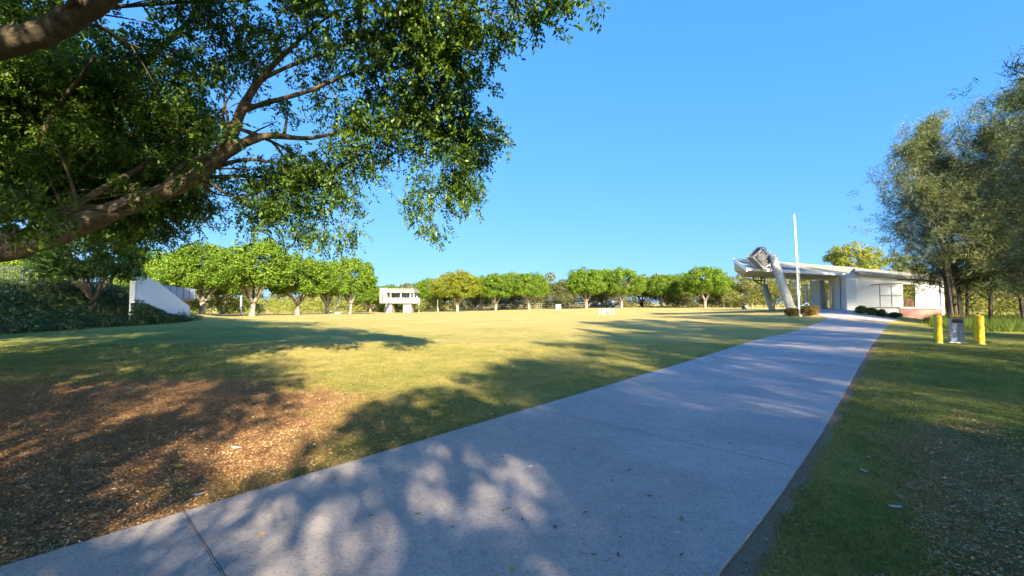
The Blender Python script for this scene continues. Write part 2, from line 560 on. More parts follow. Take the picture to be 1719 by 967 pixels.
def unit(a): return a / (np.linalg.norm(a, axis=-1, keepdims=True) + 1e-9)

def clump_leaves(rng, centers, radii, n_each, size, up=.35):
    """leaves standing on the outer shells of clumps; returns arrays"""
    B, D, Nn, Ls = [], [], [], []
    for c, r, n in zip(centers, radii, n_each):
        d = unit(rng.normal(size=(n, 3)) + np.array([0, 0, up]))
        rad = r * rng.uniform(.45, 1.05, (n, 1)) ** .6
        p = c + d * rad * np.array([1, 1, .8])
        nn = unit(d + rng.normal(size=(n, 3)) * .55 + np.array([0, 0, .3]))
        t = unit(np.cross(nn, rng.normal(size=(n, 3))))
        B.append(p); D.append(t); Nn.append(nn); Ls.append(size * rng.uniform(.6, 1.3, n))
    B = np.concatenate(B); D = np.concatenate(D); Nn = np.concatenate(Nn); Ls = np.concatenate(Ls)
    return B - D * Ls[:, None] * .5, D, Nn, Ls

def curve_pts(pts, n):
    """Catmull-Rom through pts"""
    pts = [Vector(p) for p in pts]
    P = [pts[0] * 2 - pts[1]] + pts + [pts[-1] * 2 - pts[-2]]
    out = []
    for i in range(1, len(P) - 2):
        for k in range(n):
            t = k / n
            a, b, c, d = P[i - 1], P[i], P[i + 1], P[i + 2]
            out.append(.5 * ((2 * b) + (c - a) * t + (2 * a - 5 * b + 4 * c - d) * t * t + (3 * b - a - 3 * c + d) * t ** 3))
    out.append(pts[-1]); return out

def broad_tree(seed, H, rx, bole, clumps, per, size, flat=.42, low=.22):
    """low-forking tree with a rounded crown of leaf clumps; returns trunk mesh builder and crown arrays (local)"""
    rng = np.random.default_rng(seed); rnd = random.Random(seed)
    cz = H * (1 + low) / 2; rz = H * (1 - low) / 2
    cs, rs = [], []
    lobes = [(rnd.uniform(0, 6.28), rnd.uniform(-.3, .9), rnd.uniform(.8, 1.12)) for _ in range(9)]
    for i in range(clumps):
        d = unit(rng.normal(size=3)); 
        if d[2] < -.55: d[2] = -.55
        k = rng.uniform(.45, 1.0) ** .55
        a = math.atan2(d[1], d[0])
        amp = 1.0
        for (la, le, lk) in lobes:
            w = max(0, math.cos(a - la)) * max(0, 1 - abs(d[2] - le)); amp += (lk - 1) * w * 1.3
        cs.append(np.array([d[0] * rx * k * amp, d[1] * rx * k * amp, cz + d[2] * rz * k * (amp if d[2] > 0 else 1)]))
        rs.append(rng.uniform(.09, .17) * rx + .15)
    t = MB()
    fork = Vector((rnd.uniform(-.15, .15), rnd.uniform(-.15, .15), H * rnd.uniform(.13, .18)))
    t.tube([(0, 0, -.3), (0, 0, .05), fork * .5, fork], [bole * 1.45, bole * 1.2, bole, bole * 1.02], 12)
    nl = rnd.randint(5, 6)
    for i in range(nl):
        a = 2 * math.pi * (i + rnd.uniform(-.2, .2)) / nl
        k = rnd.uniform(.45, .75)
        e = Vector((math.cos(a) * rx * k, math.sin(a) * rx * k, cz + rnd.uniform(-.1, .5) * rz))
        m1 = fork.lerp(e, .3) + Vector((math.cos(a), math.sin(a), .2)) * .25
        m2 = fork.lerp(e, .65) + Vector((rnd.uniform(-.3, .3), rnd.uniform(-.3, .3), .1))
        q = curve_pts([fork - Vector((0, 0, .15)), m1, m2, e], 3)
        rr = [bole * (.62 * (1 - j / (len(q) - 1)) + .08) for j in range(len(q))]
        t.tube(q, rr, 7)
        for s in range(3):
            j = rnd.randint(3, len(q) - 2); e2 = q[j] + Vector((rnd.uniform(-1, 1), rnd.uniform(-1, 1), rnd.uniform(.1, 1))) * rx * .4
            t.tube([q[j], q[j].lerp(e2, .5) + Vector((0, 0, .1)), e2], [rr[j] * .6, rr[j] * .4, .02], 5)
    arr = clump_leaves(rng, cs, rs, [per] * clumps, size)
    return t, arr

def she_oak(seed, H, spread, n_br, trunks=1, low=.15, sprays=16, need=34, nlen=.34, nw=.028):
    rng = np.random.default_rng(seed); rnd = random.Random(seed)
    t = MB(); S = []
    for k in range(trunks):
        a = rnd.uniform(0, 6.28); off = Vector((math.cos(a), math.sin(a), 0)) * (.0 if trunks == 1 else rnd.uniform(.5, 1.3))
        lean = Vector((rnd.uniform(-1, 1), rnd.uniform(-1, 1), 0)) * H * .09 + off * H * .10
        hh = H * (1 if k == 0 else rnd.uniform(.7, .95))
        tp = curve_pts([off + Vector((0, 0, -.3)), off * 1.1 + lean * .15 + Vector((0, 0, hh * .3)), off * 1.2 + lean * .55 + Vector((rnd.uniform(-.2, .2), rnd.uniform(-.2, .2), hh * .65)), off * 1.2 + lean + Vector((0, 0, hh))], 5)
        r0 = .0095 * hh + .02
        rr = [r0 * (1 - .93 * j / (len(tp) - 1)) for j in range(len(tp))]
        t.tube(tp, rr, 8)
        nb = n_br // trunks
        for i in range(nb):
            f = low + (1 - low) * ((i + rnd.random()) / nb) ** .9
            x = f * (len(tp) - 1); j = min(int(x), len(tp) - 2); p = tp[j].lerp(tp[j + 1], x - j)
            az = rnd.uniform(0, 6.28)
            L = spread * (.45 + .75 * math.sin(math.pi * min(1, (f - low) / (1 - low) * .8 + .22))) * rnd.uniform(.65, 1.1)
            L *= (1.0 if f < .85 else .6)
            el = R(rnd.uniform(12, 42)) + f * .5
            d = Vector((math.cos(az) * math.cos(el), math.sin(az) * math.cos(el), math.sin(el)))
            e = p + d * L + Vector((0, 0, -.05 * L))
            mid = p.lerp(e, .5) + Vector((rnd.uniform(-.1, .1), rnd.uniform(-.1, .1), .08)) * L
            bp = curve_pts([p, mid, e], 3)
            br = max(.018, rr[j] * .38)
            t.tube(bp, [br * (1 - .85 * q / (len(bp) - 1)) for q in range(len(bp))], 5)
            for s in range(sprays):
                g = rnd.uniform(.3, 1.05) ** .8; xx = min(g, .999) * (len(bp) - 1); q = int(xx)
                c = bp[q].lerp(bp[q + 1], xx - q)
                o = Vector((rnd.gauss(0, 1), rnd.gauss(0, 1), rnd.gauss(.35, .8))) * .17 * L
                c2 = c + o
                if rnd.random() < .8: t.tube([c, c.lerp(c2, .6) + Vector((0, 0, .04)), c2], [br * .34, br * .25, .006], 4)
                S.append((c2, o.normalized()))
    C = np.repeat(np.array([tuple(s[0]) for s in S]), need, 0); O = np.repeat(np.array([tuple(s[1]) for s in S]), need, 0)
    n = len(C)
    D = unit(O * .5 + rng.normal(size=(n, 3)) * .75 + np.array([0, 0, -.15]))
    base = C + rng.normal(size=(n, 3)) * .16
    Nn = unit(rng.normal(size=(n, 3)))
    Ls = nlen * rng.uniform(.6, 1.3, n)
    return t, (base, D, Nn, Ls, np.full(n, nw))

def make_tree_meshes(name, res, wk=.5, fold=.15):
    t, arr = res
    if len(arr) == 4: B, D, Nn, Ls = arr; Wd = Ls * wk
    else: B, D, Nn, Ls, Wd = arr
    tm = bpy.data.meshes.new(name + '_trunk'); tm.from_pydata([tuple(p) for p in t.v], [], t.f); tm.update()
    tm.polygons.foreach_set('use_smooth', [True] * len(tm.polygons))
    cm = leaf_mesh(name + '_crown', B, D, Nn, Ls, Wd, fold)
    return tm, cm

def place_tree(kind, meshes, mats, loc, rz, sc, label, cat='tree', group=None):
    tm, cm = meshes
    r = empty(kind, loc, rz); r.scale = sc if hasattr(sc, '__len__') else (sc, sc, sc)
    tag(r, label, cat, group)
    for nm, me, mt in (('trunk', tm, mats[0]), ('crown', cm, mats[1])):
        o = bpy.data.objects.new(nm, me); COL.objects.link(o); o.parent = r
        if len(me.materials) == 0: me.materials.append(mt)
        if me.materials[0] != mt:
            o.material_slots[0].link = 'OBJECT'; o.material_slots[0].material = mt
    return r

# ------------------------------------------------------------------ the big fig tree over the lawn
def big_fig():
    rng = np.random.default_rng(11); rnd = random.Random(11)
    wood = MB(); skel = []
    def limb(pts, n=5, sides=12):
        q = curve_pts([p[0] for p in pts], n)
        rs = []
        for i in range(len(pts) - 1):
            for k in range(n): rs.append(pts[i][1] + (pts[i + 1][1] - pts[i][1]) * k / n)
        rs.append(pts[-1][1])
        rs = [r * (.70 if r < .33 else .9) * (1 + .07 * math.sin(i * 1.7 + len(pts))) for i, r in enumerate(rs)]
        wood.tube(q, rs, sides)
        for p, r in zip(q, rs): skel.append((p, r))
    base = onG(-13.0, 7.2)
    limb([(base + Vector((0, 0, -.3)), 1.1), (base + Vector((0, 0, .2)), .85), (base + Vector((.1, .1, 1.3)), .62), (base + Vector((.4, .2, 2.3)), .62), (base + Vector((.3, .1, 3.6)), .5), (base + Vector((.1, -.4, 5.5)), .42), (base + Vector((.9, -.9, 8.0)), .3), (base + Vector((1.6, -.6, 10.5)), .14)])
    fork = base + Vector((.3, .2, 2.2))
    # lowest limb, sweeping up to the right
    limb([(fork, .42), (W(0, 412, 8.0), .34), (W(100, 392, 8.1), .30), (W(200, 350, 8.2), .265), (W(300, 312, 8.3), .225), (W(350, 280, 8.4), .20), (W(385, 235, 8.4), .165), (W(408, 180, 8.4), .13), (W(440, 130, 8.3), .085), (W(500, 70, 8.1), .05), (W(560, 20, 7.9), .03)])
    limb([(W(350, 280, 8.4), .17), (W(400, 245, 8.5), .15), (W(450, 228, 8.6), .10), (W(520, 232, 8.7), .06), (W(600, 215, 8.6), .045), (W(690, 215, 8.5), .03), (W(780, 240, 8.5), .015)])
    limb([(W(408, 185, 8.4), .09), (W(450, 172, 8.3), .07), (W(520, 152, 8.2), .055), (W(600, 120, 8.0), .04), (W(680, 110, 7.8), .03), (W(740, 90, 7.6), .015)])
    limb([(W(440, 132, 8.3), .06), (W(500, 105, 8.1), .05), (W(580, 75, 7.8), .035), (W(680, 40, 7.3), .025), (W(800, 20, 6.8), .018), (W(900, 5, 6.3), .01)])
    limb([(W(350, 283, 8.4), .08), (W(420, 268, 8.8), .05), (W(500, 285, 9.0), .035), (W(560, 320, 9.1), .02), (W(580, 380, 9.1), .01)])
    limb([(W(60, 395, 8.2), .13), (W(120, 350, 8.8), .10), (W(180, 312, 9.0), .085), (W(250, 272, 9.2), .07), (W(320, 215, 9.4), .045), (W(380, 190, 9.5), .02)])
    limb([(base + Vector((.3, .1, 3.6)), .36), (W(-60, 300, 9.6), .27), (W(60, 260, 9.8), .20), (W(130, 210, 9.8), .16), (W(210, 140, 9.6), .12), (W(270, 80, 9.4), .09), (W(330, 20, 9.2), .06), (W(380, -60, 9.0), .03)])
    limb([(base + Vector((.3, .0, 4.0)), .40), (W(-200, 150, 7.4), .30), (W(0, 76, 6.6), .28), (W(70, 56, 6.5), .26), (W(130, 24, 6.4), .245), (W(200, -20, 6.3), .2), (W(330, -110, 6.2), .10), (W(480, -180, 6.0), .05)])
    limb([(W(0, 76, 6.6), .07), (W(140, 20, 7.6), .06), (W(300, 4, 8.2), .045), (W(420, 0, 8.2), .03), (W(520, -20, 8.0), .02)])
    limb([(W(40, 280, 9.8), .12), (W(100, 180, 9.0), .08), (W(120, 150, 8.6), .06), (W(160, 95, 8.0), .04)])
    limb([(base + Vector((.9, -.9, 8.0)), .22), Vector((-9, 5, 10)).to_tuple() and (Vector((-9, 5, 10)), .16), (Vector((-5, 4, 10.5)), .1), (Vector((-1.5, 3, 10.5)), .04)])
    limb([(base + Vector((.1, -.4, 5.5)), .25), (Vector((-9.5, 2, 8)), .18), (Vector((-6, -1, 9)), .1), (Vector((-3, -3, 9.5)), .04)])
    limb([(base + Vector((.1, -.4, 5.5)), .25), (Vector((-14, 11, 8)), .16), (Vector((-14.5, 15, 9)), .08)])
    base_sk = [(p, r) for p, r in skel if p.y > 4 and p.z < 9 and .03 < r < .3]
    for i in range(46):
        p, r = base_sk[rnd.randrange(len(base_sk))]
        d = Vector((rnd.uniform(-.2, 1.0), rnd.uniform(-.5, .7), rnd.uniform(-.25, .8))).normalized(); L = rnd.uniform(1.0, 2.6)
        q = p + d * L + Vector((0, 0, rnd.uniform(-.1, .3)))
        if (q.z - 1.65) / q.y < .22 or q.x / q.y > -.1: continue
        r1 = min(.05, r * .4)
        limb([(p, r1 / .7), (p.lerp(q, .35) + Vector((rnd.uniform(-.12, .12), 0, rnd.uniform(0, .16))), r1), (p.lerp(q, .7) + Vector((rnd.uniform(-.15, .15), 0, rnd.uniform(-.1, .15))), r1 * .6), (q, .008)], 4, 7)
    SK = np.array([tuple(p) for p, r in skel]); SR = np.array([r for p, r in skel])

    B, D, Nn, Ls, Wd = [], [], [], [], []
    def foliage(c, rad, dens, leaf=.095, droop=.12):
        """c centre, rad 3 radii (m), dens twigs per cubic metre"""
        c = Vector(c); rad = np.array(rad)
        vol = 4.19 * rad.prod(); nt_ = max(6, int(vol * dens))
        # nearest skeleton point carries the branch
        dd = np.linalg.norm(SK - np.array(c), axis=1) + (SR < .015) * 5
        i = int(dd.argmin()); s = Vector(SK[i]); r0 = min(.05, SR[i] * .6)
        mid = s.lerp(c, .55) + Vector((rnd.uniform(-.1, .1), rnd.uniform(-.1, .1), .12))
        if dd[i] > .25: wood.tube([s, mid, c], [r0, r0 * .7, r0 * .45], 6)
        ends = []
        for k in range(max(4, nt_ // 14)):
            d = unit(rng.normal(size=3)) * rad * rng.uniform(.45, .95)
            e = c + Vector(d)
            st = c.lerp(mid, rnd.random() * .6)
            m2 = st.lerp(e, .5) + Vector((0, 0, .08))
            wood.tube([st, m2, e], [r0 * .38, r0 * .25, .004], 4)
            ends.append((st, m2, e))
        # twigs gathered around the branchlets
        for k in range(nt_):
            st, m2, e = ends[rnd.randrange(len(ends))]
            t = rnd.uniform(.25, 1.05)
            p = np.array(m2.lerp(e, t)) + rng.normal(size=3) * rad.mean() * .26
            d = unit(np.array(e - st) * .8 / ((e - st).length + .01) + rng.normal(size=3) * .7 + np.array([0, 0, -droop]))
            nl = rnd.randint(8, 14); tl = rnd.uniform(.16, .36) * (leaf / .095)
            u = (np.arange(nl) + .5) / nl
            pos = p + np.outer(u * tl, d) + np.outer(u * u, [0, 0, -.08])
            sd = unit(np.cross(d, rng.normal(size=3)))
            ld = unit(np.outer(np.ones(nl), d) * .5 + np.outer(np.where(np.arange(nl) % 2, 1, -1), sd) + rng.normal(size=(nl, 3)) * .35 + np.array([0, 0, -.3]))
            nn = unit(rng.normal(size=(nl, 3)) * .5 + np.array([0, 0, 1.0]))
            B.append(pos); D.append(ld); Nn.append(nn); Ls.append(leaf * rng.uniform(.7, 1.25, nl)); Wd.append(leaf * .46 * rng.uniform(.8, 1.2, nl))
    def pb(px, py, rx, ry, Y, k=1.0, leaf=.092):
        s = Y / F
        foliage(W(px, py, Y), (rx * s * 1.15, .8 * max(rx, ry) * s + .2, ry * s * 1.15), 225 * k, leaf)
    # crown seen against the sky
    for a in [(925, 12, 60, 22, 5.8, 1.1), (880, 30, 40, 22, 6.2, .8), (820, 60, 45, 40, 6.8, .9), (750, 40, 65, 45, 7.0, 1.0), (735, 110, 60, 50, 7.6, 1.3), (800, 130, 30, 30, 7.6, .5),
              (745, 180, 45, 45, 8.2, 1.3), (800, 240, 48, 36, 8.5, 1.1), (745, 255, 48, 40, 8.5, 1.1), (790, 300, 40, 28, 8.5, .9), (745, 330, 45, 30, 8.6, .9), (722, 385, 22, 24, 8.6, .8),
              (690, 340, 45, 22, 8.8, .35), (640, 230, 55, 34, 8.6, .9), (600, 270, 45, 30, 8.8, .9), (650, 150, 55, 40, 8.2, .9), (690, 190, 40, 40, 8.2, .7),
              (560, 300, 55, 30, 9.0, .9), (500, 300, 50, 34, 9.0, .9), (440, 310, 50, 30, 9.2, .9), (420, 350, 34, 28, 9.2, .8), (490, 350, 55, 32, 9.2, 1.0), (540, 390, 50, 26, 9.2, .55), (585, 410, 22, 20, 9.2, .6), (580, 350, 30, 24, 9.0, .5), (455, 385, 24, 18, 9.2, .5),
              (600, 90, 70, 45, 7.8, .6), (540, 120, 45, 40, 8.2, .35), (470, 60, 60, 45, 8.2, .4), (540, 30, 70, 35, 7.6, .6), (640, 25, 60, 35, 7.2, .8), (690, 60, 40, 40, 7.2, .9),
              (390, 80, 60, 50, 8.4, .6), (360, 30, 60, 34, 8.0, .7), (300, 110, 50, 40, 8.8, .6), (340, 150, 40, 45, 9.0, .45), (560, 200, 50, 30, 8.6, .5), (480, 200, 35, 25, 8.6, .35),
              (230, 80, 50, 40, 8.8, .7), (220, 180, 70, 55, 9.4, .9), (140, 150, 60, 50, 9.2, .9), (70, 130, 70, 45, 9.2, .9), (215, 320, 34, 26, 7.5, .6), (110, 365, 34, 22, 7.3, .6), (300, 285, 30, 24, 7.7, .6), (380, 215, 26, 26, 7.8, .5), (165, 240, 40, 30, 8.0, .6), (40, 255, 40, 30, 7.8, .6), (270, 160, 40, 30, 8.0, .5), (100, 20, 45, 22, 6.6, .5), (20, 30, 40, 26, 7.6, 1.0), (300, 210, 60, 50, 9.6, 1.2),
              (60, 210, 80, 55, 10.0, 1.4), (150, 260, 80, 50, 10.2, 1.4), (250, 280, 70, 40, 10.0, 1.3), (40, 300, 80, 45, 10.4, 1.4), (330, 275, 50, 30, 9.6, 1.1), (340, 235, 30, 25, 8.8, .7),
              (120, 320, 80, 34, 10.4, 1.3), (230, 335, 70, 34, 10.6, 1.2), (310, 350, 40, 32, 10.4, 1.0), (260, 385, 50, 26, 10.8, .9), (300, 330, 45, 35, 10.6, .9), (190, 375, 55, 26, 11.0, .9)]:
        pb(*a)
    pb(25, 345, 44, 36, 5.9, 1.3, .10); pb(5, 375, 30, 22, 5.8, .8, .10)
    for a in [(100, -60, 90, 40, 7.0), (300, -70, 90, 40, 7.2), (500, -70, 90, 45, 7.0), (700, -60, 90, 40, 6.6), (870, -40, 60, 30, 6.0), (-80, 60, 60, 60, 8), (-90, 200, 70, 70, 9), (-100, 330, 70, 60, 8.5)]:
        pb(*a, 1.0)
    # the crown overhead and behind, which shades the lawn
    for (c, r, k) in [((-4, 5, 9.5), (2.2, 2.0, 1.2), 9), ((-7.5, 5.5, 9.8), (2.4, 2.2, 1.4), 10), ((-11, 6, 10.5), (2.6, 2.4, 1.6), 10), ((-6, 2.5, 11), (2.3, 2.2, 1.4), 9),
                      ((-9.5, 2, 11.5), (2.5, 2.4, 1.5), 10), ((-13.5, 3, 11), (2.6, 2.4, 1.7), 9), ((-15.5, 8, 9.5), (2.4, 2.6, 2.2), 9), ((-12, 9.5, 12), (2.6, 2.6, 1.6), 9),
                      ((-8, 7.5, 12), (2.6, 2.2, 1.4), 8), ((-14, 13, 9), (2.2, 2.4, 2.0), 8), ((-5.5, -1.5, 10), (2.2, 2.0, 1.3), 8), ((-9.5, -1.8, 10.5), (2.2, 2.0, 1.4), 8), ((-2.2, 3.6, 10.2), (1.8, 1.6, 1.0), 8),
                      ((-1.5, .5, 10.3), (2.2, 2.0, 1.3), 8), ((-2.0, -3.2, 10.8), (2.4, 2.2, 1.4), 8), ((-12, -1, 9), (2.4, 2.4, 1.6), 9), ((-7.3, 1.4, 6.2), (2.6, 1.8, 1.0), 20), ((-4.6, 1.5, 6.5), (1.9, 1.4, .9), 16), ((-10.5, 1.0, 6.4), (2.4, 2.0, 1.1), 18), ((-8.5, 3.0, 6.6), (2.4, 1.2, .8), 14), ((-4.9, -.7, 5.7), (1.8, 1.5, .9), 18), ((-7.7, -1.0, 5.9), (2.0, 1.5, .9), 18), ((-10.2, -1.3, 6.1), (2.0, 1.5, .9), 18)]:
        foliage(c, r, k * 1.1, .2)
    B = np.concatenate(B); D = np.concatenate(D); Nn = np.concatenate(Nn); Ls = np.concatenate(Ls); Wd = np.concatenate(Wd)
    print('fig leaves', len(B))
    r = empty('fig_tree', base)
    tag(r, 'large spreading fig tree whose heavy limbs and dark leaves fill the upper left', 'tree')
    rel(wood.build('trunk', M['bark_fig'], r, smooth=True), r)
    rel(link('crown', leaf_mesh('crown', B, D, Nn, Ls, Wd, .22), M['leaf_fig'], r), r)
big_fig()

# ------------------------------------------------------------------ rows of figs round the field
FIG = [make_tree_meshes('row_fig', broad_tree(s, 9.5, 4.9, .30, 270, 120, .27), .55) for s in (3, 8, 21, 34)]
GUM = [make_tree_meshes('gum', broad_tree(s, 11.0, 4.2, .24, 130, 100, .32, low=.3), .42) for s in (5, 17)]
fm_ = (M['bark_pale'], M['leaf_row']); fy_ = (M['bark_pale'], M['leaf_yellow']); fgum = (M['bark_pale'], M['leaf_gum'])
def at_px(px, Y):
    x = (px - 859.5) / F * Y; return onG(x, Y)
gl, gf_ = 'fig trees along the left side of the field', 'fig trees along the far side of the field'
for (px, Y, k, rz, sc, lab) in [
    (340, 46, 0, .3, .86, 'low leafy fig tree directly right of the white sloping wall'),
    (424, 52, 1, 1.9, (1.02, 1.02, 1.04), 'tallest and broadest green fig tree of the left row with a pale forked trunk'),
    (500, 60, 2, 4.0, (.95, .95, .88), 'green fig tree with pale V-shaped limbs between the tallest fig and its slimmer neighbour'),
    (549, 69, 3, 2.2, (.86, .86, .92), 'fig tree leaning over a low white slab, second from the right end'),
    (588, 76, 0, 5.1, (.9, .9, 1.12), 'upright fig tree at the right end of the left row, left of the concrete grandstand')]:
    place_tree('fig_tree', FIG[k], fm_, at_px(px, Y), rz, sc, lab, 'tree', gl)
for (px, Y, k, rz, sc, lab) in [
    (262, 60, 2, 1.0, .92, 'sunlit yellow-green tree behind the top of the white sloping wall'),
    (300, 56, 3, 2.7, .82, 'sunlit tree rising above the slate balcony behind the white wall'),
    (60, 44, 1, .6, .72, 'bright backlit tree seen beyond the palisade fence under the big limb'),
    (375, 66, 1, 3.0, .9, 'fig tree half hidden behind the tallest fig of the left row')]:
    place_tree('fig_tree', FIG[k], fm_, at_px(px, Y), rz, sc, lab, 'tree')
for (px, Y, k, rz, sc, mt, lab) in [
    (712, 112, 1, 2.0, (.8, .8, .85), fm_, 'round green tree behind the right end of the concrete grandstand'),
    (768, 102, 2, .4, (1.05, 1.05, .9), fy_, 'fig tree with a yellowing orange-tinged crown and white spreading limbs'),
    (832, 106, 3, 3.3, (.92, .92, .88), fm_, 'green fig tree between the yellowing tree and the tree by the white box'),
    (888, 106, 0, 1.1, (1.0, 1.0, .9), fm_, 'round fig tree with thin crown left of the small white box'),
    (984, 103, 1, 5.4, (.95, .95, .95), fm_, 'dense fig tree with white forked trunk right of the small white box'),
    (1043, 108, 2, 2.6, (.98, .98, .94), fm_, 'dense green fig tree behind the white wicket frame'),
    (1110, 118, 3, 4.4, (1.0, 1.0, .88), fm_, 'low round fig tree with white leaning trunk right of the grey-blue shed'),
    (1183, 106, 0, 3.9, (1.0, 1.0, 1.02), fm_, 'tall leafy fig tree nearest the canopy tip on the far side of the field')]:
    place_tree('fig_tree', FIG[k], mt, at_px(px, Y), rz, tuple(q * 1.13 for q in sc), lab, 'tree', gf_)
for (px, Y, k, rz, sc, lab) in [
    (741, 116, 3, 2.9, (.95, .95, .78), 'low green crown between the grandstand and the yellowing tree'),
    (803, 119, 1, .9, (.9, .9, .95), 'green crown half hidden behind the right side of the yellowing tree'),
    (860, 121, 2, 5.2, (1.0, 1.0, .98), 'green crown behind and between the two trees left of the white box'),
    (1014, 122, 3, 1.4, (1.05, 1.05, 1.08), 'green crown filling the gap behind the grey-blue shed'),
    (1078, 127, 0, .2, (1.0, 1.0, .84), 'small green crown between the shed and the low round fig tree'),
    (1148, 124, 2, 3.7, (1.05, 1.05, .92), 'green crown between the low round fig and the tall fig by the canopy'),
    (1214, 118, 1, 4.6, (1.0, 1.0, .86), 'yellow-green crown below and left of the canopy tip'),
    (655, 120, 0, 3.0, (.95, .95, .72), 'green crown showing over the grandstand roof'),
    (622, 104, 2, 1.2, (.8, .8, .62), 'short bushy tree directly left of the grandstand')]:
    place_tree('fig_tree', FIG[k], fm_, at_px(px, Y), rz, tuple(q * 1.1 for q in sc), lab, 'tree', gf_)
for (px, Y, k, rz, sc, lab) in [
    (940, 132, 0, 0.0, (1.1, 1.1, .78), 'grey-brown gum tree behind the small white box'),
    (1140, 140, 1, 1.0, (1.2, 1.2, .95), 'grey gum crown rising behind the low round fig tree'),
    (1222, 120, 0, 2.0, (.9, .9, .66), 'olive gum tree left below the canopy tip'),
    (1262, 112, 1, 3.1, (1.0, 1.0, .78), 'thin gum tree with open crown just right of the canopy tip'),
    (1434, 62, 0, .8, (.9, .9, .9), 'yellow-green gum tree rising over the roof of the building'),
    (1500, 64, 1, 2.1, (1.0, 1.0, .8), 'bright gum tree showing above the right end of the roof')]:
    place_tree('gum_tree', GUM[k], fgum if px < 1400 else (M['bark_pale'], M['leaf_yellow']), at_px(px, Y), rz, sc, lab, 'tree')
# darker tree on the bank, under the big limb
DARK = make_tree_meshes('bank_tree', broad_tree(77, 9.4, 3.9, .20, 190, 150, .24, low=.18), .5)
place_tree('fig_tree', DARK, (M['bark_dark'], M['leaf_fig']), onG(-31.2, 31.0, -.5), 1.2, .95, 'dark shaded tree on the planted bank in front of the fence')

# ------------------------------------------------------------------ she-oaks on the right
OAK_THIN = make_tree_meshes('she_oak', she_oak(44, 13.0, 3.6, 80, 3, need=17), fold=0)
OAK = [make_tree_meshes('she_oak', she_oak(s, 13.0, 3.6, 95, tr), fold=0) for s, tr in ((2, 3), (9, 4), (15, 3))]
om = (M['bark_dark'], M['needle'])
for (x, y, k, rz, sc, lab) in [
    (32.2, 29.5, 1, .3, (1.02, 1.02, 1.0), 'foremost she-oak spreading over the right end of the white building'),
    (33.8, 30.5, 0, 2.2, (1.1, 1.1, 1.22), 'tall she-oak behind the grey pedestal, right of the foremost one'),
    (35.0, 27.4, 2, 4.1, (1.1, 1.1, 1.18), 'dark she-oak behind the right-hand bollards'),
    (26.0, 19.3, 0, 5.0, (.95, .95, .98), 'nearest she-oak, whose drooping crown is cut by the right edge')]:
    place_tree('she_oak', OAK[k], om, onG(x, y), rz, sc, lab, 'tree', 'she-oaks right of the path')
BACK = 'she-oak shading the path from outside the picture'
for (x, y, k, rz, sc) in [(20.6, 12.3, 1, 1.0, .95), (16.0, 6.0, 2, 2.0, 1.0), (12.5, .4, 0, 3.0, .95), (9.0, -11.5, 1, 4.0, 1.0), (15.5, -5.0, 2, 5.0, 1.0), (20.0, 3.0, 0, .5, 1.05), (8.5, -17, 2, 1.6, .95), (27.5, 12.0, 1, 2.4, 1.0), (13.5, -12, 0, 2.4, 1.0), (37, 20, 0, 2.4, 1.0), (40.5, 26, 1, 1.4, 1.0), (39.8, 31.2, 0, 1.4, 1.0)]:
    place_tree('she_oak', OAK_THIN if k == 0 else OAK[k], om, onG(x, y), rz, sc, BACK, 'tree', 'she-oaks outside the picture')

place_tree('gum_tree', GUM[1], (M['bark_pale'], M['leaf_fig']), onG(7.0, -13.2), 1.0, .95, 'gum tree shading the near path from outside the picture', 'tree')
for (x, y, k, rz, sc) in [(10.3, -15.4, 0, 1.0, 1.08), (-9.5, -7.0, 3, 2.4, 1.0), (-7.0, -11.5, 1, 1.4, 1.2), (-21.8, 12.5, 2, .5, 1.45)]:
    place_tree('fig_tree', FIG[k], (M['bark_pale'], M['leaf_fig']), onG(x, y), rz, sc, 'fig tree shading the lawn from outside the picture', 'tree', 'fig trees outside the picture')

place_tree('she_oak', OAK_THIN, om, onG(-1.6, -6.3), 2.0, .8, BACK, 'tree', 'she-oaks outside the picture')
place_tree('gum_tree', GUM[0], (M['bark_pale'], M['leaf_fig']), onG(.4, -15.0), 2.0, 1.05, 'thin gum tree shading the mulch from outside the picture', 'tree')

# ------------------------------------------------------------------ masses nobody could count
def mass(name, mat, spots, size, label, wk=.5, up=.35, seed=1):
    rng = np.random.default_rng(seed)
    arr = clump_leaves(rng, [np.array(s[0]) for s in spots], [s[1] for s in spots], [s[2] for s in spots], size, up)
    o = link(name, leaf_mesh(name, *arr, arr[3] * wk, .12), mat)
    return tag(o, label, None, None, 'stuff')
rnd = random.Random(4)
sp = []
for i in range(900):                                    # wood beyond the field
    x = rnd.uniform(-130, 170); y = 132 + rnd.uniform(0, 26) + max(0, -x - 20) * -.25
    h = rnd.uniform(7, 11.5) if x > -10 else rnd.uniform(6, 9)
    sp.append(((x, y, tz(x, y) + rnd.uniform(.1, 1) * h), rnd.uniform(1.3, 2.6), 120))
mass('woodland', M['leaf_gum'], sp, .75, 'olive woodland behind the far row of fig trees', seed=2)
sp = []
for i in range(300):                                    # yellow-green scrub under and behind the left row
    x = rnd.uniform(-70, -18); y = rnd.uniform(84, 112) if x < -36 else rnd.uniform(104, 114)
    sp.append(((x, y, tz(x, y) + rnd.uniform(.2, 3.0)), rnd.uniform(.7, 1.3), 120))
for i in range(160):
    y = rnd.uniform(44, 84); x = -46 - (y - 44) * .1 + rnd.uniform(-5, 3)
    sp.append(((x, y, tz(x, y) + rnd.uniform(.2, 2.6)), rnd.uniform(.6, 1.1), 90))
mass('shrubbery', M['leaf_scrub'], sp, .28, 'sunlit yellow-green scrub behind the trunks of the left row', seed=3)
sp = []
